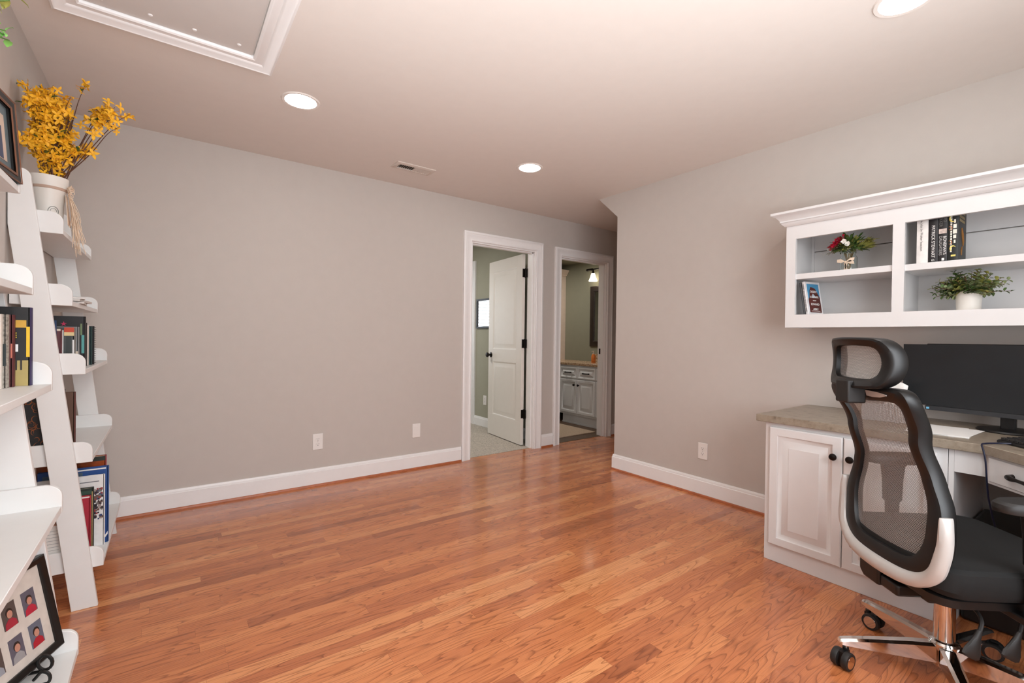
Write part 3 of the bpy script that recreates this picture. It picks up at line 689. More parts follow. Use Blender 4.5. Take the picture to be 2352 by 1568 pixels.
# ---- potted eucalyptus
px, py, pz = 2.945, .468, 1.2945
p = thing('potted_plant', (px, py, pz), 'bushy artificial eucalyptus in a plain white pot, lower right hutch bay', 'plant')
MB().lathe([(.039, 0), (.0415, .003), (.0455, .088), (.0455, .091), (.042, .091), (.041, .08), (.001, .078)], (px, py, pz), 36).build('pot', M['ceramic'], p)
m = MB(); mt = MB().m(M['twig']); random.seed(11)
for i in range(95):
    a = random.uniform(0, 2*PI); el = random.uniform(-.05, 1.4); L = random.uniform(.055, .1)
    if i in (0, 1, 2): a, el, L = ((PI/2, .35, .105), (-PI/2, .1, .105), (-PI/2+.3, .5, .11))[i]
    d = Vector((math.cos(a)*math.cos(el)*.85, math.sin(a)*math.cos(el)*1.1, math.sin(el)*1.2))
    if px + d.x*L > 3.10: d.x *= .5
    b0 = Vector((px+.02*math.cos(a), py+.02*math.sin(a), pz+.082)); n = random.randint(5, 7)
    pts = [b0 + d*L*t - Vector((0, 0, .012*t*t)) for t in [k/n for k in range(n+1)]]
    mt.tube(pts, .0011, 4)
    mm = random.choice(['leaf', 'leaf2', 'leaf2', 'leaf3', 'leaf'])
    for k in range(1, n+1):
        for s in (-1, 1):
            sd = d.cross(Vector((0, 0, 1))).normalized() if k % 2 else d.cross(Vector((.7, .5, .2))).normalized()
            dd = (sd*s + d*.45 + Vector((0, 0, random.uniform(-.2, .5)))).normalized()
            q = pts[k]
            if q.z > pz+.193: q = Vector((q.x, q.y, pz+.193-random.uniform(0, .02)))
            m.m(M[mm]).leaf(q, dd, (0, 0, 1), random.uniform(.025, .034)*(1.25-.7*k/n), random.uniform(.021, .03)*(1.2-.7*k/n), .1)
m.build('foliage', None, p); mt.build('stems', None, p)
# ---------------------------------------------------------------- desk top items
ang = rad(7.6)
mo = thing('monitor', (2.965, .335, CZ), 'black flat desktop monitor switched off, on an oval stand', 'monitor', rz=-ang)
def lb(name, a, b_, material, bevel=0., parent=mo, seg=2): return MB().box(a, b_).build(name, material, parent, bevel, local=True, seg=seg)
lb('casing', (-.055, -.272, .068), (-.018, .272, .384), M['black'], .004)
MB().box((-.0565, -.268, .088), (-.0552, .268, .380)).build('screen', M['screen'], mo, local=True)
lb('bezel_strip', (-.0575, -.272, .066), (-.0552, .272, .086), paint((46, 47, 50), .45), .0008)
lb('energy_label', (-.0582, .257, .070), (-.0574, .268, .079), M['cyan'])
lb('neck', (-.018, -.024, .012), (.004, .024, .2), M['black'], .003)
MB().lathe([(.001, 0), (.10, 0), (.105, .004), (.1, .010), (.03, .014), (.001, .014)], (0, 0, 0), 40).build('base', M['black'], mo, local=True)
for v in mo.children[-1].data.vertices: v.co.y *= 1.35; v.co.x = v.co.x*.85-.01
# keyboard along the diagonal edge
kb = thing('keyboard', (2.375, .155, CZ), 'black computer keyboard near the front edge of the desk', 'keyboard', rz=rad(45+2))
# local x = along the edge to the upper right, y toward the wall
kb.location = (2.56, .165, CZ)
kb.rotation_euler = (0, 0, rad(-133)); WM[kb] = Matrix.Translation(kb.location) @ Matrix.Rotation(rad(-133), 4, 'Z')
kbx = kb
m = MB().prism([(-.07, 0), (.07, 0), (.07, .02), (.055, .022), (-.06, .013), (-.07, .011)], lambda y, z: (-.16, y, z), lambda y, z: (.28, y, z)); m.build('case', M['black'], kb, local=True, bevel=.004)
m = MB()
for r in range(6):
    for cN in range(24):
        x = -.152+cN*.0178; y = .056-r*.0198; zt = .022-(.056-y)/.116*.009
        m.box((x, y-.0175, zt-.003), (x+.0152, y-.001, zt+.007))
m.build('keys', M['blackm'], kb, local=True, bevel=.0012)
# cable from the keyboard over the edge
cp = [(2.575, .285, .768), (2.555, .318, .766), (2.52, .345, .7645), (2.492, .352, .762), (2.478, .345, .742), (2.474, .338, .70), (2.482, .335, .63), (2.52, .335, .56), (2.58, .332, .48), (2.63, .326, .41), (2.65, .322, .38)]
def smooth(pts, n=6):
    P = [Vector(q) for q in pts]; P = [2*P[0]-P[1]] + P + [2*P[-1]-P[-2]]; out = []
    for i in range(1, len(P)-2):
        for k in range(n):
            t = k/n; out.append(.5*((2*P[i])+(-P[i-1]+P[i+1])*t+(2*P[i-1]-5*P[i]+4*P[i+1]-P[i+2])*t*t+(-P[i-1]+3*P[i]-3*P[i+1]+P[i+2])*t**3))
    return out + [P[-2]]
tag(MB().tube(smooth(cp), .003, 8).build('cable', M['navy']), 'thin dark cable hanging from the keyboard over the desk edge', 'cable')
# papers
t = thing('paper_stack', (2.74, .5, CZ), 'loose white papers lying flat on the worktop before the monitor', 'papers')
random.seed(5)
for i, (a, dx, dy) in enumerate(((4, 0, 0), (-3, .008, -.01), (9, -.004, .012))):
    m = MB().box((-.14, -.1, i*.0016), (.14, .1, i*.0016+.0012), Matrix.Translation((2.742+dx, .515+dy, CZ+.0003)) @ Matrix.Rotation(rad(a), 4, 'Z')); m.build('sheet', M['white'], t)
# tissue box
tb = thing('tissue_box', (2.87, .72, CZ), 'grey patterned tissue box with a white tissue, behind the chair mesh', 'tissue box', rz=rad(8))
MB().box((-.06, -.115, 0), (.06, .115, .085)).build('carton', mat('speckled carton', (168, 166, 164), .5, vary=.35, scale=220), tb, bevel=.002, local=True)
MB().lathe([(.001, .0852), (.035, .0856), (.034, .0866), (.001, .0866)], (0, 0, 0), 24).build('opening', M['white'], tb, local=True)
m = MB(); rows = []
for i in range(9):
    t_ = i/8; rows.append([(.012*math.sin(5*t_+j*1.3)+.01*(j-3)*.2, (j-3)*(.008+.017*t_*(1.3-t_*.6)), .084+.11*t_*(1-.06*abs(j-1.5)) + .006*math.sin(j*2.1+t_*4)) for j in range(7)])
m.grid(rows); m.build('tissue', M['white'], tb, local=True, solid=.0012)
# ---------------------------------------------------------------- office chair
CH = thing('office_chair', (2.131, .382, 0), 'black mesh-back office chair with headrest, silver lower frame and chrome base', 'chair', rz=rad(-40))
def cb(mb, name, material, parent=CH, **k): return mb.build(name, material, parent, local=True, **k)
def interp(z, tab):
    for i in range(len(tab)-1):
        if z <= tab[i+1][0]:
            a, b = tab[i], tab[i+1]; t = (z-a[0])/(b[0]-a[0]); t = max(0, t); t = t*t*(3-2*t)
            return a[1]+(b[1]-a[1])*t
    return tab[-1][1]
XF = [(.34, -.226), (.45, -.214), (.57, -.206), (.68, -.197), (.72, -.199), (.85, -.232), (1.0, -.29), (1.08, -.31), (1.2, -.305)]
def surf(w, z, off=0.): return Vector((interp(z, XF) + .4*w*w + off, w, z))
def catmull(P, n, closed=True):
    out = []; N = len(P)
    rng = range(N if closed else N-1)
    for i in rng:
        g = lambda k: Vector(P[k % N]) if closed else Vector(P[max(0, min(N-1, k))])
        p0, p1, p2, p3 = g(i-1), g(i), g(i+1), g(i+2)
        for k in range(n):
            t = k/n; out.append(.5*((2*p1)+(-p0+p2)*t+(2*p0-5*p1+4*p2-p3)*t*t+(-p0+3*p1-3*p2+p3)*t**3))
    if not closed: out.append(Vector(P[-1]))
    return out
def zl(z): return z if z > .62 else .62-(.62-z)*.875
def sym(half):
    half = [(w, zl(z)) for w, z in half]; return _sym(half)
def _sym(half): return [(w, z) for w, z in half] + [(-w, z) for w, z in reversed(half) if w > 1e-6]
def ring(outer, inner, n=5, depth=.042, round_=.006):
    """closed moulded frame between two outlines lying on the back surface"""
    o = catmull(outer, n); i = catmull(inner, n); rows = []
    # resample the inner ring to pair with the outer one by index
    for (a, b) in ((0, 0),): pass
    def lay(P, f, off): return [surf(p.x, p.y, off) for p in P]
    def mixp(t): return [a.lerp(b, t) for a, b in zip(o, i)]
    rows = [lay(mixp(.0), 0, .004), lay(mixp(.06), 0, -.003), lay(mixp(.25), 0, -.007), lay(mixp(.75), 0, -.005), lay(mixp(.95), 0, -.001), lay(mixp(1.), 0, .006),
            lay(mixp(1.), 0, depth*.55), lay(mixp(.85), 0, depth*.8), lay(mixp(.3), 0, depth), lay(mixp(.05), 0, depth*.92), lay(mixp(0.), 0, depth*.8)]
    m = MB(); m.grid(rows, close_u=True, close_v=True); return m
OUT = sym([(0, .375), (.10, .378), (.165, .397), (.198, .43), (.214, .48), (.217, .57), (.207, .64), (.185, .70), (.170, .76), (.165, .83), (.174, .90), (.184, .955), (.178, .985), (.152, 1.0), (.08, 1.0), (0, .997)])
INN = sym([(0, .437), (.08, .439), (.118, .45), (.14, .475), (.155, .52), (.161, .58), (.158, .64), (.142, .70), (.128, .76), (.125, .83), (.131, .89), (.14, .93), (.134, .948), (.112, .955), (.06, .953), (0, .948)])
bf = cb(ring(OUT, INN, depth=.042), 'back_frame', M['black'])
def mesh_panel(P, name, off, parent, n=6):
    o = catmull(P, n); bm = MB(); N = len(o)
    half = N//2
    # horizontal strips between mirrored points
    rt = [p for p in o[:half+1]]; lf = [Vector((-p.x, p.y)) for p in rt]
    rows = [[surf(l.x+(r_.x-l.x)*k/10, l.y, off) for k in range(11)] for l, r_ in zip(lf, rt)]
    R = bm.grid(rows)
    uvl = bm.bm.loops.layers.uv.new('UVMap')
    for fc in bm.bm.faces:
        for lo in fc.loops: lo[uvl].uv = (lo.vert.co.y, lo.vert.co.z)
    return cb(bm, name, M['mesh'], parent, recalc=True)
MI = sym([(0, .432), (.085, .434), (.122, .446), (.145, .473), (.159, .52), (.165, .58), (.162, .64), (.146, .70), (.132, .76), (.129, .83), (.135, .89), (.143, .93), (.137, .951), (.115, .958), (.06, .956), (0, .951)])
mesh_panel(MI, 'back_mesh', .012, CH)
# headrest
HO = sym([(0, .992), (.06, .993), (.110, .999), (.138, 1.022), (.149, 1.065), (.147, 1.11), (.133, 1.142), (.108, 1.158), (.06, 1.162), (0, 1.163)])
HI = sym([(0, 1.024), (.05, 1.025), (.082, 1.028), (.102, 1.042), (.110, 1.07), (.108, 1.1), (.098, 1.122), (.078, 1.131), (.045, 1.134), (0, 1.135)])
HM = [(w*1.03, z+(-.003 if z < 1.08 else .003)) for w, z in HI]
hr = cb(MB(), 'headrest', M['black']) if False else None
_s = surf
def surf_h(w, z, off=0.): return Vector((-.318 + 1.5*w*w - .35*(z-1.08)**2*8 + off, w, z))
surf = surf_h
hr = cb(ring(HO, HI, depth=.045), 'headrest', M['black'])
mesh_panel(HM, 'headrest_mesh', .014, hr)
surf = _s
m = MB().box((-.352, -.033, .940), (-.29, .033, 1.018)); cb(m, 'headrest_bracket', M['blackm'], bevel=.006, seg=3)
for s in (-1, 1):
    rows = [surf(s*w, z, -.0085) for w, z in ((.034, .968), (.06, .966), (.09, .968), (.118, .976), (.118, .979), (.09, .984), (.06, .986), (.034, .986))]
    m = MB(); a = [m.bm.verts.new(p) for p in rows]; b = [m.bm.verts.new(p+Vector((.004, 0, 0))) for p in rows]
    for k in range(8): m.face([a[k], a[(k+1) % 8], b[(k+1) % 8], b[k]])
    m.face(a); m.face(b); cb(m, 'headrest_clip', M['silver'])
# silver lower frame hugging the back's bottom and rising at both sides
SIL = [(-.221, .63), (-.226, .57), (-.222, .50), (-.208, .435), (-.17, .392), (-.11, .370), (0, .364), (.11, .370), (.17, .392), (.208, .435), (.222, .50), (.226, .57), (.221, .63)]
path = catmull([(w, zl(z)) for w, z in SIL], 6, closed=False); rows = []
for i, p in enumerate(path):
    a = path[max(0, i-1)]; b = path[min(len(path)-1, i+1)]; d = (b-a).normalized(); nrm = Vector((-d.y, d.x))
    t = i/(len(path)-1); e = min(1, 6*min(t, 1-t)); k = .006+.012*math.sqrt(max(0, e)) + .006*(1-abs(2*t-1))
    row = []
    for j in range(12):
        an = 2*PI*j/12; cc = p + nrm*math.cos(an)*k
        row.append(surf(cc.x, cc.y, -.004 + math.sin(an)*.019))
    rows.append(row)
m = MB(); m.grid(rows, close_v=True, cap=True); cb(m, 'lower_frame', M['silver'])
# seat
def slab(x0, x1, hw, z0, z1, r=.07, dip=.0, n=9):
    out = []
    for cx, cy, a0 in ((x1-r, hw-r, 0), (x0+r, hw-r, 90), (x0+r, -hw+r, 180), (x1-r, -hw+r, 270)):
        for k in range(n): a = rad(a0+90*k/(n-1)); out.append((cx+r*math.cos(a), cy+r*math.sin(a)))
    m = MB(); c = Vector(((x0+x1)/2, 0)); rows = []
    for sc, z in ((.86, z0), (.96, z0+.006), (1., z0+.025), (1., z1-.03), (.985, z1-.012), (.94, z1-.002), (.8, z1), (.4, z1-dip)):
        rows.append([(c.x+(x-c.x)*sc, y*sc, z) for x, y in out])
    m.grid(rows, close_v=True, cap=True); return m
cb(slab(-.205, .28, .25, .392, .485, dip=.012), 'seat', M['padb'])
cb(slab(-.2, .24, .225, .362, .394, .06), 'seat_pan', M['black'])
m = MB().box((-.12, -.085, .30), (.10, .085, .365)); m.lathe([(.034, .285), (.034, .31)], (0, 0, 0), 20); cb(m, 'tilt_mechanism', M['black'], bevel=.008)
m = MB()
m.prism([(.02, .300), (.095, .300), (.118, .318), (.118, .362), (.02, .362)], lambda y, z: (-.205, y, z), lambda y, z: (-.16, y, z)); m.box((-.2, -.06, .305), (-.1, .02, .345)); cb(m, 'back_bracket', M['black'], bevel=.008)
# armrests
for s in (-1, 1):
    y = s*.272
    m = MB(); out = []
    for k in range(28):
        a = 2*PI*k/28; ca, sa = math.cos(a), math.sin(a)
        out.append((.035+.13*math.copysign(abs(ca)**.7, ca), .046*math.copysign(abs(sa)**.7, sa)))
    rows = [[(.035+(x-.035)*q, y+v*q, z) for x, v in out] for q, z in ((.75, .668), (.97, .674), (1., .684), (.98, .696), (.9, .703), (.5, .704))]
    m.grid(rows, close_v=True, cap=True); ar = cb(m, 'armrest', M['blackm'])
    m = MB(); rows = [[(.02+hw*ux, y+hd*uy+off, z) for ux, uy in ((-1, -1), (1, -1), (1, 1), (-1, 1))] for hw, hd, off, z in ((.055, .012, 0, .672), (.04, .013, 0, .655), (.033, .014, 0, .6), (.03, .014, 0, .52), (.022, .012, 0, .515), (.02, .012, 0, .43), (.024, .012, 0, .36))]
    m.grid(rows, close_v=True, cap=True); m.box((-.004, min(y, y-s*.16), .345), (.044, max(y, y-s*.16)+.0, .366)); cb(m, 'arm_post', M['black'], ar, bevel=.004)
# adjusting levers under the right side
for x0, bend, tip in ((-.05, 0, (-.13, -.235)), (.06, 0, (.035, -.27))):
    m = MB().tube(smooth([(x0, -.08, .345), (x0, -.16, .335), (x0-.012, -.20, .32), (x0-.03, -.215, .295)]), .0055, 8)
    P0 = Vector((x0-.028, -.213, .298)); d = Vector((-.42, -.12, -.9)).normalized(); rows = []
    for t, hw, th in ((0, .007, .007), (.25, .010, .008), (.5, .017, .009), (.75, .026, .009), (.93, .027, .008), (1., .018, .004)):
        c = P0+d*.085*t; sd = Vector((.9, .0, -.42)).normalized(); nn = d.cross(sd).normalized()
        rows.append([c+sd*hw*math.cos(2*PI*k/12)+nn*th*math.sin(2*PI*k/12) for k in range(12)])
    m.grid(rows, close_v=True, cap=True); cb(m, 'lever', M['blackm'])
# column and five-arm chrome base
m = MB().lathe([(.034, .052), (.036, .06), (.036, .105), (.041, .113), (.042, .130), (.038, .137), (.029, .139), (.0285, .295), (.001, .295)], (0, 0, 0), 32); cb(m, 'column', M['chrome'])
cb(MB().lathe([(.030, .285), (.036, .29), (.036, .305), (.001, .306)], (0, 0, 0), 24), 'column_collar', M['black'])
for k in range(5):
    a = rad(131.5+40+72*k); R = Matrix.Rotation(a, 4, 'Z')
    m = MB(); rows = []
    for x, hw, z0, z1 in ((.034, .021, .066, .127), (.10, .020, .069, .123), (.2, .0175, .073, .113), (.29, .015, .078, .102), (.312, .0145, .080, .098), (.318, .011, .083, .095)):
        rows.append([R @ Vector((x, y, z)) for y, z in ((-hw, z0), (-hw, z1-.007), (-hw*.55, z1), (hw*.55, z1), (hw, z1-.007), (hw, z0))])
    m.grid(rows, close_v=True, cap=True); arm = cb(m, 'base_arm', M['chrome'])
    c = R @ Vector((.296, 0, 0)); sw = rad((20, 60, -30, 80, 10)[k]) if k != 4 else rad(0)
    ca = {0: rad(30), 4: rad(120)}.get(k, a+rad(35*k))
    Tc = Matrix.Translation(c) @ Matrix.Rotation(ca, 4, 'Z') @ Matrix.Translation((-.018, 0, .0305))
    m = MB(); 
    for s in (-1, 1):
        m.m(M['blackm']).lathe([(.020, .0065), (.029, .0075), (.0305, .011), (.0305, .022), (.029, .0265), (.0225, .0275)], (0, 0, 0), 28, axis=(0, s, 0))
        m.m(M['chrome']).lathe([(.001, .0277), (.021, .0277), (.0222, .0265)], (0, 0, 0), 24, axis=(0, s, 0))
    m.m(M['black']).box((-.012, -.0085, -.022), (.028, .0085, .027)).lathe([(.0095, .02), (.0095, .036)], (.018, 0, 0), 14)
    m.m(M['chrome']).lathe([(.0055, .034), (.0055, .052)], (.018, 0, 0), 12)
    m.bm.transform(Tc); cb(m, 'caster', None, arm, bevel=0)
# ---------------------------------------------------------------- ladder shelves
def ladder(y0, y1, label):
    t = thing('ladder_shelf', (-.36, (y0+y1)/2, 0), label, 'shelf', group='white ladder bookcases on the left wall')
    FXT = [(0, -.2345), (1.78, -.442)]
    fx = lambda z: -.2345-.1166*z
    for y in (y0, y1-.02):
        pts = [(fx(0)-.083, 0), (fx(0), 0), (fx(1.735), 1.735)]
        c = Vector((fx(1.735)-.028, 1.752))
        for k in range(1, 8): a = rad(-8+95*k/7); pts.append((c.x+.028*math.cos(a)-.001, c.y+.03*math.sin(a)))
        pts += [(XL+.004, 1.782), (XL+.004, 1.56)]
        MB().prism(pts, lambda x, z: (x, y, z), lambda x, z: (x, y+.02, z)).build('upright', M['shelf'], t, bevel=.0018)
    for z, xf in TR:
        tr = MB(); tr.box((XL+.006, y0+.034, z), (xf, y1-.034, z+.02)); sh = tr.build('shelf_tray', M['shelf'], t, bevel=.0015)
        for y in (y0+.0205, y1-.034):
            pts = [(XL+.005, z), (xf+.001, z), (xf+.001, z+.05)]
            for k in range(1, 8): a = rad(90*k/8); pts.append((xf+.001-.036+.036*math.cos(a), z+.05+.036*math.sin(a)))
            pts += [(xf-.035, z+.087), (XL+.005, z+.087)]
            MB().prism(pts, lambda x, zz: (x, y, zz), lambda x, zz: (x, y+.0135, zz)).build('tray_side', M['shelf'], sh, bevel=.0015)
        box_obj('tray_back', (XL+.005, y0+.035, z+.0205), (XL+.017, y1-.035, z+.087), M['shelf'], sh)
    return t
TR = ((1.544, -.349), (1.254, -.321), (.972, -.28), (.604, -.257), (.158, -.22))
ladder(2.585, 3.475, 'white ladder bookcase with the yellow flower vase, in the far corner')
ladder(1.06, 1.952, 'white ladder bookcase with picture frames, nearest at the left edge')
TZ = [z+.0205 for z, _ in TR]
# ---- books on the ladder shelves: covers face the viewer, spines face the room
def lbook(y, th, xs, z, depth, hgt, cover, label, spine=None, group=None, tilt=0.):
    """spine at x = xs facing +x, near cover at y"""
    b = thing('book', (xs-depth/2, y+th/2, z), label, 'book', group=group)
    T = Matrix.Translation((xs, y, z)) @ Matrix.Rotation(rad(tilt), 4, 'X')
    cv = paint(cover) if isinstance(cover, tuple) else cover; sv = cv if spine is None else paint(spine)
    MB().box((-depth, 0, 0), (-.003, .0025, hgt), T).box((-depth, th-.0025, 0), (-.003, th, hgt), T).build('cover', cv, b)
    MB().prism([(-.004, 0), (-.001, th*.15), (0, th*.5), (-.001, th*.85), (-.004, th), (-.006, th), (-.006, 0)], lambda x, v: T @ Vector((x, v, 0)), lambda x, v: T @ Vector((x, v, hgt))).build('spine', sv, b)
    MB().box((-depth+.004, .0027, .004), (-.0062, th-.0027, hgt-.004), T).build('pages', M['cream'], b)
    return b, T
def patch(b, T, x0, x1, z0, z1, material, name='cover_patch', y=-.0006):
    return MB().box((x0, y, z0), (x1, y+.0006, z1), T).build(name, paint(material) if isinstance(material, tuple) else material, b)
G = 'books on the far ladder shelf'
z = TZ[2]+.0015
b, T = lbook(2.626, .03, -.372, z, .113, .200, (28, 62, 104), 'dark blue book at the near end of the far shelf middle row', group=G, tilt=-2)
patch(b, T, -.11, -.006, .186, .194, M['white']); patch(b, T, -.112, -.004, .13, .178, (34, 40, 56)); patch(b, T, -.06, -.046, .14, .146, M['white'])
b, T = lbook(2.662, .018, -.359, z, .12, .166, (96, 44, 48), 'slim maroon book with cream top beside the dark blue one', group=G, tilt=-2)
patch(b, T, -.05, -.004, .157, .1655, M['cream'])
b, T = lbook(2.695, .03, -.322, z, .13, .172, (70, 74, 72), 'grey book with red and cream bands at its top, middle row', spine=(120, 118, 114), group=G)
patch(b, T, -.034, -.003, .152, .172, (200, 70, 40)); patch(b, T, -.034, -.003, .137, .152, (226, 204, 150)); patch(b, T, -.05, -.036, .0, .16, M['white']); patch(b, T, -.028, -.012, .03, .135, (52, 58, 56)); patch(b, T, -.008, -.003, .0, .12, M['white'])
b, T = lbook(2.735, .022, -.314, z, .13, .176, (132, 134, 134), 'silver grey book behind the banded one, middle row', group=G)
patch(b, T, -.012, -.003, .0, .07, M['cream'])
b, T = lbook(2.768, .035, -.297, z, .16, .222, (22, 18, 20), 'tall black book with a pink star and white figure, middle row', spine=(28, 24, 28), group=G)
m = MB().prism([(-.15, 0), (-.075, 0), (-.04, .1), (-.05, .165), (-.068, .15), (-.085, .12), (-.105, .11), (-.12, .08)], lambda x, v: T @ Vector((x, -.0006, v)), lambda x, v: T @ Vector((x, 0, v))); m.build('cover_figure', M['white'], b)
m = MB().prism([(-.07+r*math.cos(rad(90+36*k)), .188+r*math.sin(rad(90+36*k))) for k in range(10) for r in [(.011 if k % 2 == 0 else .004)]], lambda x, v: T @ Vector((x, -.0006, v)), lambda x, v: T @ Vector((x, 0, v))); m.build('cover_star', paint((206, 30, 84)), b)
patch(b, T, -.013, -.004, .06, .14, (84, 160, 156)); patch(b, T, -.017, -.011, .14, .19, (110, 130, 90))
b, T = lbook(2.84, .02, -.300, z, .13, .196, (30, 24, 26), 'thin black book just past the tall black one, middle row', group=G)
b, T = lbook(2.885, .03, -.300, z, .13, .186, (222, 214, 206), 'cream white book toward the far end, middle row', group=G)
b, T = lbook(2.935, .022, -.292, z, .13, .180, (26, 60, 60), 'dark teal book next to the spiral notebook, middle row', group=G)
b, T = lbook(2.965, .014, -.287, z, .13, .182, (30, 28, 32), 'dark spiral notebook at the far end, middle row', group=G)
m = MB()
for i in range(20): m.lathe([(.0045, -.001), (.0055, 0), (.0045, .001)], (-.2865, 2.972, z+.008+i*.0088), 10, axis=(0, 0, 1))
m.build('spiral', M['bronze'], b)
z = TZ[3]
orn = mat('orange scroll print', (70, 36, 16), .4, vary=.95, scale=28)
b, T = lbook(2.627, .04, -.345, z, .138, .285, (20, 18, 18), 'black book with a rust scroll pattern, upper low tray of far shelf', group=G)
m = MB(); random.seed(2)
for i in range(46):
    cx, cz, r_ = random.uniform(-.138, -.05), random.uniform(.02, .27), random.uniform(.006, .014)
    a0 = random.uniform(0, 6); m.tube([T @ Vector((cx+r_*math.cos(a0+k*.6), -.0004, cz+r_*math.sin(a0+k*.6)*1.2)) for k in range(7)], [.0003, .0008, .0012, .0014, .0012, .0008, .0003], 5)
m.build('scroll_print', paint((150, 80, 34)), b)
patch(b, T, -.045, -.004, .26, .275, (150, 158, 160))
b, T = lbook(2.672, .034, -.318, z, .16, .268, (92, 62, 44), 'brown leather book with maroon spine, upper low tray of far shelf', spine=(86, 34, 30), group=G)
patch(b, T, -.012, -.003, 0, .06, (120, 86, 70))
z = TZ[4]
b, T = lbook(2.625, .016, -.335, z, .135, .20, (222, 218, 212), 'white paperback with a small dog picture, low tray of far shelf', group=G)
patch(b, T, -.11, -.02, .03, .06, (204, 192, 176)); patch(b, T, -.10, -.088, .035, .052, (40, 36, 34)); patch(b, T, -.12, -.02, .175, .195, mat('mottled print', (150, 112, 90), .5, vary=.7, scale=120))
for k in range(7): patch(b, T, -.115, -.025, .075+k*.013, .077+k*.013, (170, 168, 166), 'text_line')
b, T = lbook(2.66, .022, -.266, z, .2, .268, (166, 34, 52), 'crimson book at the near end, lowest tray of far shelf', group=G)
patch(b, T, -.1, -.004, .262, .267, M['white'])
b, T = lbook(2.686, .024, -.259, z, .2, .295, (26, 42, 36), 'dark green book leaning behind the crimson one, lowest tray', spine=(30, 44, 38), group=G)
patch(b, T, -.15, -.006, .27, .285, (40, 72, 58)); patch(b, T, -.006, -.004, 0, .28, (196, 170, 110))
b, T = lbook(2.80, .012, -.232, z, .22, .322, (234, 232, 230), 'tall white program with a crowd photo, lowest tray', group=G)
m = MB(); random.seed(9)
for i in range(290):
    x = random.uniform(-.105, -.012); v = random.uniform(.12, .255)
    if v < .17 and x < -.05 - (.17-v): continue
    c = random.choice([(40, 36, 46), (70, 50, 52), (110, 84, 74), (170, 156, 150), (60, 70, 110), (30, 26, 30), (150, 60, 60), (120, 116, 112)])
    s_ = random.uniform(.005, .011); m.m(paint(c)).box((x, -.0008-i*2e-6, v), (x+s_, 0, v+s_*1.1), T)
m.build('crowd_photo', None, b)
patch(b, T, -.15, -.02, .292, .296, (120, 120, 124))
b, T = lbook(2.83, .018, -.221, z, .235, .352, (30, 72, 136), 'large royal blue album behind the white program, lowest tray', group=G)
patch(b, T, -.2, -.01, .34, .346, M['white']); 
m = MB().prism([(-.020, .022), (-.003, .05), (-.003, .037), (-.012, .022)], lambda x, v: T @ Vector((x, -.0006, v)), lambda x, v: T @ Vector((x, 0, v))); m.build('corner_mark', M['white'], b)
patch(b, T, -.22, -.09, .318, .334, (70, 90, 110))
b, T = lbook(2.90, .035, -.236, z, .235, .385, mat('amber cover', (136, 62, 24), .3, vary=.8, scale=18), 'tall amber and black book at the back of the lowest tray', spine=(150, 48, 62), group=G)
patch(b, T, -.235, -.003, .365, .385, (38, 44, 36))
# magazines lying on the second tray
random.seed(4); zz = TZ[1]
for i, (lbl, rz, xc, yc, c) in enumerate((('grey magazine at the bottom of the fanned pile, far shelf', 4, -.405, 2.93, (176, 172, 170)), ('white magazine in the middle of the fanned pile, far shelf', -3, -.400, 2.91, (206, 200, 196)), ('magazine with dark cover print, topmost of the fanned pile', 9, -.408, 2.90, (186, 180, 176)))):
    t = thing('magazine', (xc, yc, zz), lbl, 'magazine', rz=rad(rz), group='magazines on the far shelf')
    rows = [[(x, y, (.0+.010*max(0, (.02-x)/.1)*(i == 2))+.0) for x in (-.072, -.03, 0, .04, .088)] for y in (-.13, .13)]
    m = MB().box((-.072, -.13, 0), (.09, .13, .0075)); 
    m.build('pages', paint((214, 208, 202)), t, local=True)
    m = MB().box((-.073, -.131, .0076), (.091, .131, .0086)); m.build('cover', paint(c, .3), t, local=True, bevel=.0003)
    if i == 2: MB().box((-.05, -.125, .0087), (-.01, -.06, .009)).build('cover_print', paint((40, 40, 44)), t, local=True)
    zz += .0095
# ---- books on the near ladder shelf
G2 = 'books on the near ladder shelf'
z = TZ[2]
b, T = lbook(1.885, .03, -.317, z, .155, .223, (30, 29, 30), 'tall black book with yellow patches, last in the near row', spine=(54, 44, 84), group=G2)
patch(b, T, -.155, -.036, .19, .223, (18, 16, 17)); patch(b, T, -.037, -.01, .165, .186, (206, 160, 60), y=-.0010); patch(b, T, -.037, -.006, .0, .072, (176, 156, 96)); patch(b, T, -.036, -.026, .097, .118, M['white'], y=-.0010)
for k in range(3): patch(b, T, -.036, -.029, .136+k*.006, .139+k*.006, (206, 176, 40), 'cover_text')
for x0 in (-.032, -.022): patch(b, T, x0, x0+.004, .045, .072, (50, 42, 34), 'cover_figure', y=-.0012)
patch(b, T, -.010, -.003, .082, .168, (232, 190, 40), 'yellow_label', y=-.0012)
b, T = lbook(1.855, .026, -.346, z, .13, .20, (92, 44, 46), 'dark maroon book next to the tall black one, near row', group=G2)
patch(b, T, -.006, -.003, .08, .12, (196, 110, 90))
b, T = lbook(1.825, .026, -.352, z, .125, .2, mat('grey print', (150, 142, 132), .5, vary=.5, scale=150), 'grey patterned book in the near row', group=G2)
patch(b, T, -.010, -.003, .06, .12, (34, 44, 44)); 
b, T = lbook(1.798, .023, -.359, z, .12, .2, (224, 216, 206), 'thin white spined book in the near row', group=G2)
b, T = lbook(1.765, .03, -.362, z, .118, .197, (206, 168, 138), 'peach coloured book with pale ends in the near row', group=G2)
patch(b, T, -.02, -.003, .12, .196, (204, 190, 178)); patch(b, T, -.02, -.003, .0, .05, (206, 196, 170))
b, T = lbook(1.73, .03, -.372, z, .11, .19, (226, 214, 206), 'pale pink-white book at the left edge, near row', group=G2)
b, T = lbook(1.70, .026, -.376, z, .108, .19, (150, 120, 100), 'tan book cut off by the left edge, near row', group=G2)
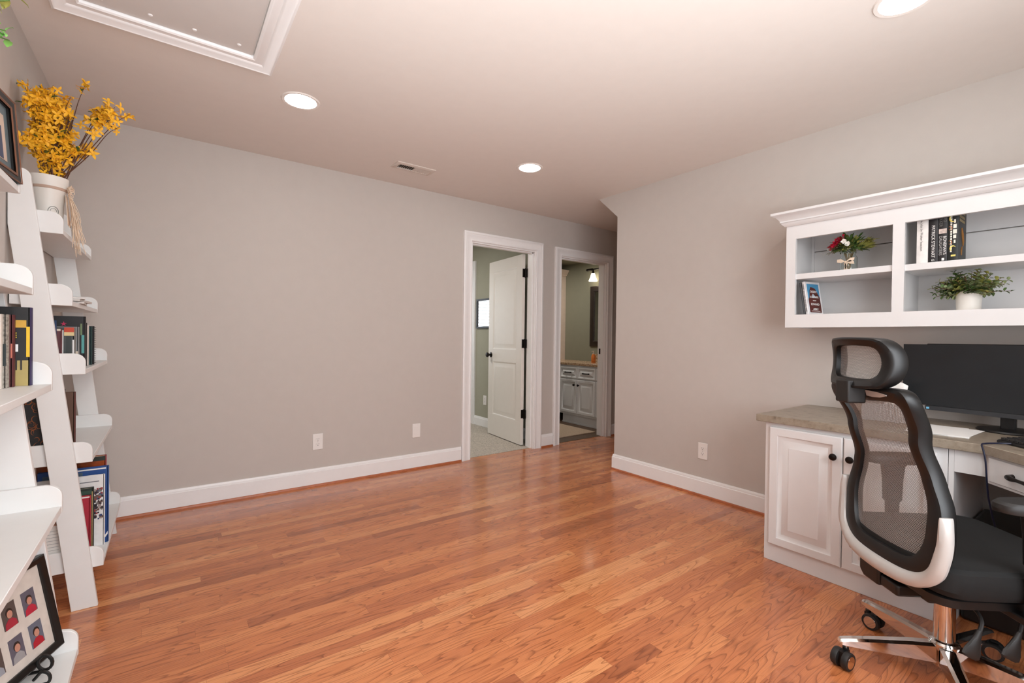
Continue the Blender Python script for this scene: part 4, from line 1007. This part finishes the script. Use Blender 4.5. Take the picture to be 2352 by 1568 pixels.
# small dark object on the second near tray
t = thing('trinket_box', (-.38, 1.70, TZ[1]), 'small dark blue trinket box at the left edge, second near tray', 'box')
MB().box((-.405, 1.665, TZ[1]), (-.352, 1.73, TZ[1]+.035)).build('body', paint((36, 50, 66)), t, bevel=.003)
MB().box((-.407, 1.663, TZ[1]+.0355), (-.350, 1.732, TZ[1]+.046)).build('lid', paint((30, 42, 58)), t, bevel=.003)
# ---- picture frames on the near shelf
def picture_frame(loc, yawdeg, lean, w, hgt, fw, label, build_inner, inner_trim=None):
    """local: x across the picture (right edge at x = 0, left at -w), z up, y toward the back"""
    R = Matrix.Rotation(rad(yawdeg), 4, 'Z') @ Matrix.Rotation(rad(lean), 4, 'X')
    t = thing('picture_frame', loc, label, 'picture frame', rot=R)
    m = MB().sweep(-w+fw, -fw, fw, hgt-fw, [(0, .008), (0, -.002), (fw*.35, -.006), (fw*.8, -.009), (fw, -.006), (fw, .012)], lambda x, z, s: (x, s, z)); m.build('molding', M['framb'], t, local=True)
    if inner_trim: MB().sweep(-w+fw, -fw, fw, hgt-fw, [(0, -.0065), (.004, -.009), (.008, -.0075), (.008, -.004)], lambda x, z, s: (x, s, z)).sweep(-w+.004, -.004, .004, hgt-.004, [(0, -.009), (.003, -.011), (.004, -.008)], lambda x, z, s: (x, s, z)).build('inner_trim', inner_trim, t, local=True)
    build_inner(t, -w+fw, -fw, fw, hgt-fw)
    MB().box((-w+fw*.5, .0085, fw*.5), (-fw*.5, .0115, hgt-fw*.5)).build('backing', M['blackm'], t, local=True)
    return t
def inner_top(t, x0, x1, z0, z1):
    MB().box((x0, .003, z0), (x1, .006, z1)).build('mat_board', paint((96, 108, 112)), t, local=True)
    MB().box((x0+.026, .002, z0+.02), (x1-.026, .003, z1-.03)).build('photo', mat('pale photo', (206, 182, 164), .4, vary=.12, scale=14), t, local=True)
    MB().box((x0+.05, .0012, z0+.022), (x1-.05, .002, z0+.11)).build('photo_figure', paint((56, 66, 92)), t, local=True)
picture_frame((-.350, 1.912, TZ[0]+.002), 84, -4, .26, .228, .026, 'black and copper picture frame on the top tray, at the left edge', inner_top, M['framc'])
def inner_low(t, x0, x1, z0, z1):
    mb = MB().box((x0, .003, z0), (x1, .006, z1)).build('mat_board', paint((204, 195, 186), .7), t, local=True)
    random.seed(6); cols = 4; rows_ = 2
    for r in range(rows_):
        for c in range(cols):
            px1 = x1-.030-c*.066; px0 = px1-.044; pz0 = z0+.026+r*.094; pz1 = pz0+.066
            shirt = [[(168, 30, 46), (150, 148, 150), (150, 152, 160), (60, 70, 110)], [(176, 36, 58), (160, 40, 56), (190, 150, 60), (70, 80, 120)]][r][c]
            ph = MB().box((px0, .0022, pz0), (px1, .003, pz1)).build('portrait', paint([(98, 102, 116), (92, 88, 100), (84, 72, 68), (110, 110, 120)][(c+r) % 4]), t, local=True)
            cx = (px0+px1)/2
            el = lambda a, bb, cz, n=16: [(cx+a*math.cos(2*PI*k/n), cz+bb*math.sin(2*PI*k/n)) for k in range(n)]
            f0 = lambda yy: (lambda x, z: (max(px0, min(px1, x)), yy, max(pz0, min(pz1, z))))
            m = MB(); m.m(paint(shirt)).prism([(cx-.019, pz0), (cx+.019, pz0), (cx+.017, pz0+.015), (cx+.006, pz0+.024), (cx-.006, pz0+.024), (cx-.017, pz0+.015)], f0(.0016), f0(.0022))
            m.m(paint((44, 30, 26))).prism(el(.0105, .0125, pz0+.040), f0(.0014), f0(.0022)); m.m(paint((190, 136, 116))).prism(el(.0085, .0105, pz0+.036), f0(.0010), f0(.0022))
            m.build('sitter', None, ph, local=True, smooth=False)
pfT = (-.252, 1.902, .216)
pf = picture_frame(pfT, 66, -11, .36, .278, .02, 'black frame with rows of small portraits leaning on the lowest near tray', inner_low)
# scrolled easel holding it
R = WM[pf]
ez = thing('display_easel', (R @ Vector((-.18, .03, 0))) * 1.0, 'black scrolled metal easel under the portrait frame', 'easel')
m = MB()
for x in (-.105, -.255):
    loop = [(x, .02, -.012), (x, -.012, -.014)] + [(x, -.026+.017*math.cos(a), .006+.02*math.sin(a)) for a in [rad(-110+25*k) for k in range(15)]]
    m.tube([R @ Vector(p) for p in loop], .0042, 8)
    low = [(x-.035, -.008, -.016)] + [(x-.035-.0, -.03+.016*math.cos(a), -.018+.018*math.sin(a)) for a in [rad(80+24*k) for k in range(10)]]
    m.tube([R @ Vector((p[0], p[1]-.01, max(p[2], -.034))) for p in low], .004, 8)
m.tube([R @ Vector((-.08, .02, -.012)), R @ Vector((-.28, .02, -.012))], .0045, 8)
for x in (-.105, -.255): m.tube([R @ Vector((x, .02, -.012)), R @ Vector((x+.0, .024, .17))], .004, 8)
m.tube([R @ Vector((-.18, .024, .15)), R @ Vector((-.18, .115, -.009))], .004, 8)
m.build('scroll_wire', M['black'], ez)
# ---- yellow flower vase on the far shelf
vx, vy, vz = -.415, 2.76, TZ[0]
va = thing('flower_vase', (vx, vy, vz), 'white flared vase with yellow blossom branches and a raffia bow', 'vase')
MB().lathe([(.040, 0), (.043, .004), (.049, .12), (.053, .16), (.062, .21), (.064, .235), (.061, .236), (.055, .2), (.045, .15), (.001, .14)], (vx, vy, vz), 40).build('vase_body', M['ceramic'], va)
MB().lathe([(.0565, .180), (.0582, .181), (.0598, .191), (.058, .192)], (vx, vy, vz), 40).build('band', M['taupe'], va)
m = MB()
def onv(a, z): 
    r = .0435+.006*z/.12+.0012; return Vector((vx+r*math.cos(rad(a)), vy+r*math.sin(rad(a)), vz+z))
for (a0, z0, r_) in ((-76, .062, .018), (-63, .088, .020), (-84, .05, .010)):
    m.tube([onv(a0+r_*1100*math.cos(2*PI*k/18)*.9, z0+r_*math.sin(2*PI*k/18)) for k in range(19)], .0011, 5)
    m.tube([onv(a0+r_*600*math.cos(4*k/10), z0+r_*.6*math.sin(4*k/10)) for k in range(11)], .0008, 5)
m.build('painted_motif', M['graym'], va)
m = MB(); random.seed(12); ra = rad(-15); bc = Vector((vx+.066*math.cos(ra), vy+.066*math.sin(ra), vz+.175))
for i in range(16):
    a = random.uniform(0, 2*PI); r_ = random.uniform(.016, .036)
    m.tube(smooth([bc, bc+Vector((random.uniform(.0, .015), r_*math.cos(a), r_*math.sin(a))), bc+Vector((.012, r_*1.3*math.cos(a+.5), r_*1.1*math.sin(a+.5))), bc+Vector((.004, r_*math.cos(a+1.1), r_*.8*math.sin(a+1.1))), bc], 4), .0012, 4)
for i in range(46):
    L = random.uniform(.08, .27); q = random.uniform(-.02, .02); o_ = random.uniform(.0, .035)
    pts = [bc, bc+Vector((.008+o_*.3, q*.5, -L*.3)), bc+Vector((.014+o_*.6, q, -L*.65)), bc+Vector((.014+o_+random.uniform(-.01, .012), q*1.5+random.uniform(-.012, .012), -L))]
    m.tube(smooth(pts, 4), .0011, 4)
m.build('raffia_bow', M['raffia'], va)
m = MB().m(M['raffia']); random.seed(13)
rows = [[bc+Vector((-.006+.010*t_, (j-2)*.010*(1+t_), -.01-.13*t_)) for j in range(5)] for t_ in (0, .3, .6, 1.)]
m.grid(rows); m.build('burlap_tail', M['cream'], va, solid=.001)
# branches
mt = MB(); mp = MB(); ml = MB(); random.seed(21)
top = Vector((vx, vy, vz+.21))
def blossom(p, s):
    ax = Vector((random.gauss(0, 1), random.gauss(-.6, 1), random.gauss(.2, .8))).normalized(); e1 = ax.orthogonal().normalized(); e2 = ax.cross(e1); a0 = random.uniform(0, 6)
    for k in range(4):
        a = a0+PI/2*k; d = (e1*math.cos(a)+e2*math.sin(a)+ax*.35).normalized(); mp.leaf(p, d, ax, s, s*.46, .25)
def branch(tip, n, bend=.0, s0=.25, sz=.02):
    tip = Vector(tip); pts = smooth([top+Vector((random.uniform(-.03, .03), random.uniform(-.03, .03), -.05)), top.lerp(tip, .4)+Vector((bend, 0, .02)), top.lerp(tip, .75)+Vector((bend*.5, 0, .03)), tip], 5)
    mt.tube(pts, [.0026-.0018*k/(len(pts)-1) for k in range(len(pts))], 5)
    for i in range(n):
        t = s0+(1-s0)*i/(n-1)+random.uniform(-.02, .02); q = pts[max(0, min(len(pts)-1, int(t*(len(pts)-1))))]+Vector((random.gauss(0, .009), random.gauss(0, .009), random.gauss(0, .009)))
        q.x = max(q.x, XL+.016)
        blossom(q, random.uniform(.95, 1.4)*sz)
        if random.random() < .22:
            d = Vector((random.gauss(0, 1), random.gauss(0, 1), random.gauss(.3, .6))).normalized(); ml.leaf(q, d, (0, 0, 1), .03, .013)
for i in range(22):
    branch((XL+.03+random.uniform(0, .075), vy+random.uniform(-.11, .06), vz+random.uniform(.36, .61)), 15)
for i in range(19):
    branch((-.41+random.uniform(-.02, .09), vy+random.uniform(-.1, .1), vz+random.uniform(.3, .60)), 15)
for tip in ((-.30, vy-.04, 1.93), (-.33, vy-.02, 2.0), (-.28, vy+.02, 1.96), (-.34, vy+.05, 1.95)): branch(tip, 15)
for tip in ((-.20, vy-.03, 2.15), (-.22, vy, 2.17), (-.25, vy+.03, 2.14), (-.20, vy-.05, 2.10)): branch(tip, 15, .02, .62, .021)
branch((-.145, vy-.05, 2.13), 4, .02, .9, .016); branch((-.18, vy-.06, 2.06), 5, .03, .8, .016); branch((-.30, vy, 2.23), 4, .01, .85, .018)
for k in range(16):
    a = random.uniform(0, 6); mt.tube([top+Vector((.01*math.cos(a), .01*math.sin(a), -.06)), top+Vector((.02+.02*math.cos(a), .02*math.sin(a), .15)), top+Vector((.045+.03*math.cos(a), .03*math.sin(a), .24+random.uniform(0, .08)))], [.003, .0025, .0015], 5)
mt.tube([top, top+Vector((.0, -.03, .2)), top+Vector((.02, -.05, .40))], [.003, .002, .001], 5)
mt.build('branches', M['twig'], va); mp.build('blossoms', M['petal'], va); ml.build('leaves', M['leaf'], va)
# trailing plant on the near shelf's top, only its leaf tips in view
tp = thing('trailing_plant', (-.42, 1.47, TZ[0]), 'green trailing plant whose leaf tips peek in at the top left', 'plant')
MB().lathe([(.045, 0), (.048, .004), (.06, .10), (.06, .105), (.055, .105), (.05, .09), (.001, .09)], (-.42, 1.47, TZ[0]), 28).build('pot', M['ceramic'], tp)
m = MB(); mt = MB(); random.seed(8)
for i, (tip, lm) in enumerate((((-.292, 1.52, 1.80), 'lime'), ((-.296, 1.51, 1.815), 'lime'), ((-.30, 1.5, 1.795), 'lime'), ((-.29, 1.51, 1.885), 'leaf3'), ((-.305, 1.52, 1.90), 'leaf'), ((-.42, 1.42, 1.95), 'leaf'), ((-.40, 1.40, 1.86), 'leaf'))):
    tip = Vector(tip); b0 = Vector((-.42, 1.47, TZ[0]+.09)); pts = smooth([b0, b0.lerp(tip, .5)+Vector((0, 0, .06)), tip], 5); mt.tube(pts, .0015, 5)
    for k in range(3, len(pts)):
        m.m(M[lm]).leaf(pts[k], (random.gauss(.1, .5), random.gauss(0, .6), random.gauss(-.1, .4)), (0, 0, 1), random.uniform(.018, .03), random.uniform(.010, .015))
m.m(M['leaf3']).leaf((-.285, 1.5, 1.895), (.8, 0, -.45), (0, 0, 1), .034, .011)
m.build('foliage', None, tp); mt.build('stems', M['leaf'], tp)
# ---------------------------------------------------------------- light
def area(name, loc, rot, sx, sy, power, col=(1, 1, 1), spread=180):
    l = bpy.data.lights.new(name, 'AREA'); l.shape = 'RECTANGLE'; l.size = sx; l.size_y = sy; l.energy = power; l.color = col; l.spread = rad(spread)
    o = bpy.data.objects.new(name, l); COL.objects.link(o); o.location = loc; o.rotation_euler = rot; return o
area('added window fill', ((WX0+WX1)/2, YS-.055, (WZ0+WZ1)/2), (rad(90), 0, 0), WX1-WX0-.02, WZ1-WZ0-.02, 40, (.92, .97, 1))  # area light added in the unseen window to fill the room
area('added bedroom fill', (1.9, 5.0, H-.05), (0, 0, 0), .4, .4, 17, (1, .97, .92))  # bare light without a fixture, added to brighten the bedroom
area('added bathroom fill', (4.0, 4.9, 2.25), (0, 0, 0), .25, .25, 12, (1, .96, .9))  # added overhead fill for the bathroom, no fixture modelled
# the photographer's flash, bounced off the ceiling
l = bpy.data.lights.new('bounce flash', 'SPOT'); l.energy = 185; l.spot_size = rad(112); l.spot_blend = .7; l.shadow_soft_size = .08; l.color = (.92, .975, 1)
o = bpy.data.objects.new('bounce flash', l); COL.objects.link(o); o.location = (.15, -.2, .95); o.rotation_euler = Vector((.28, .4, 1)).to_track_quat('-Z', 'Y').to_euler()
wd = bpy.data.worlds.new('world'); SC.world = wd; wd.use_nodes = True
wd.node_tree.nodes['Background'].inputs[0].default_value = (.9, .95, 1, 1); wd.node_tree.nodes['Background'].inputs[1].default_value = .3
vs = SC.view_settings; vs.view_transform = 'Standard'; vs.look = 'None'; vs.exposure = .23; vs.gamma = 1; vs.use_curve_mapping = False
SC.cycles.use_denoising = True; SC.cycles.sample_clamp_indirect = 8; SC.cycles.max_bounces = 10; SC.cycles.transparent_max_bounces = 16
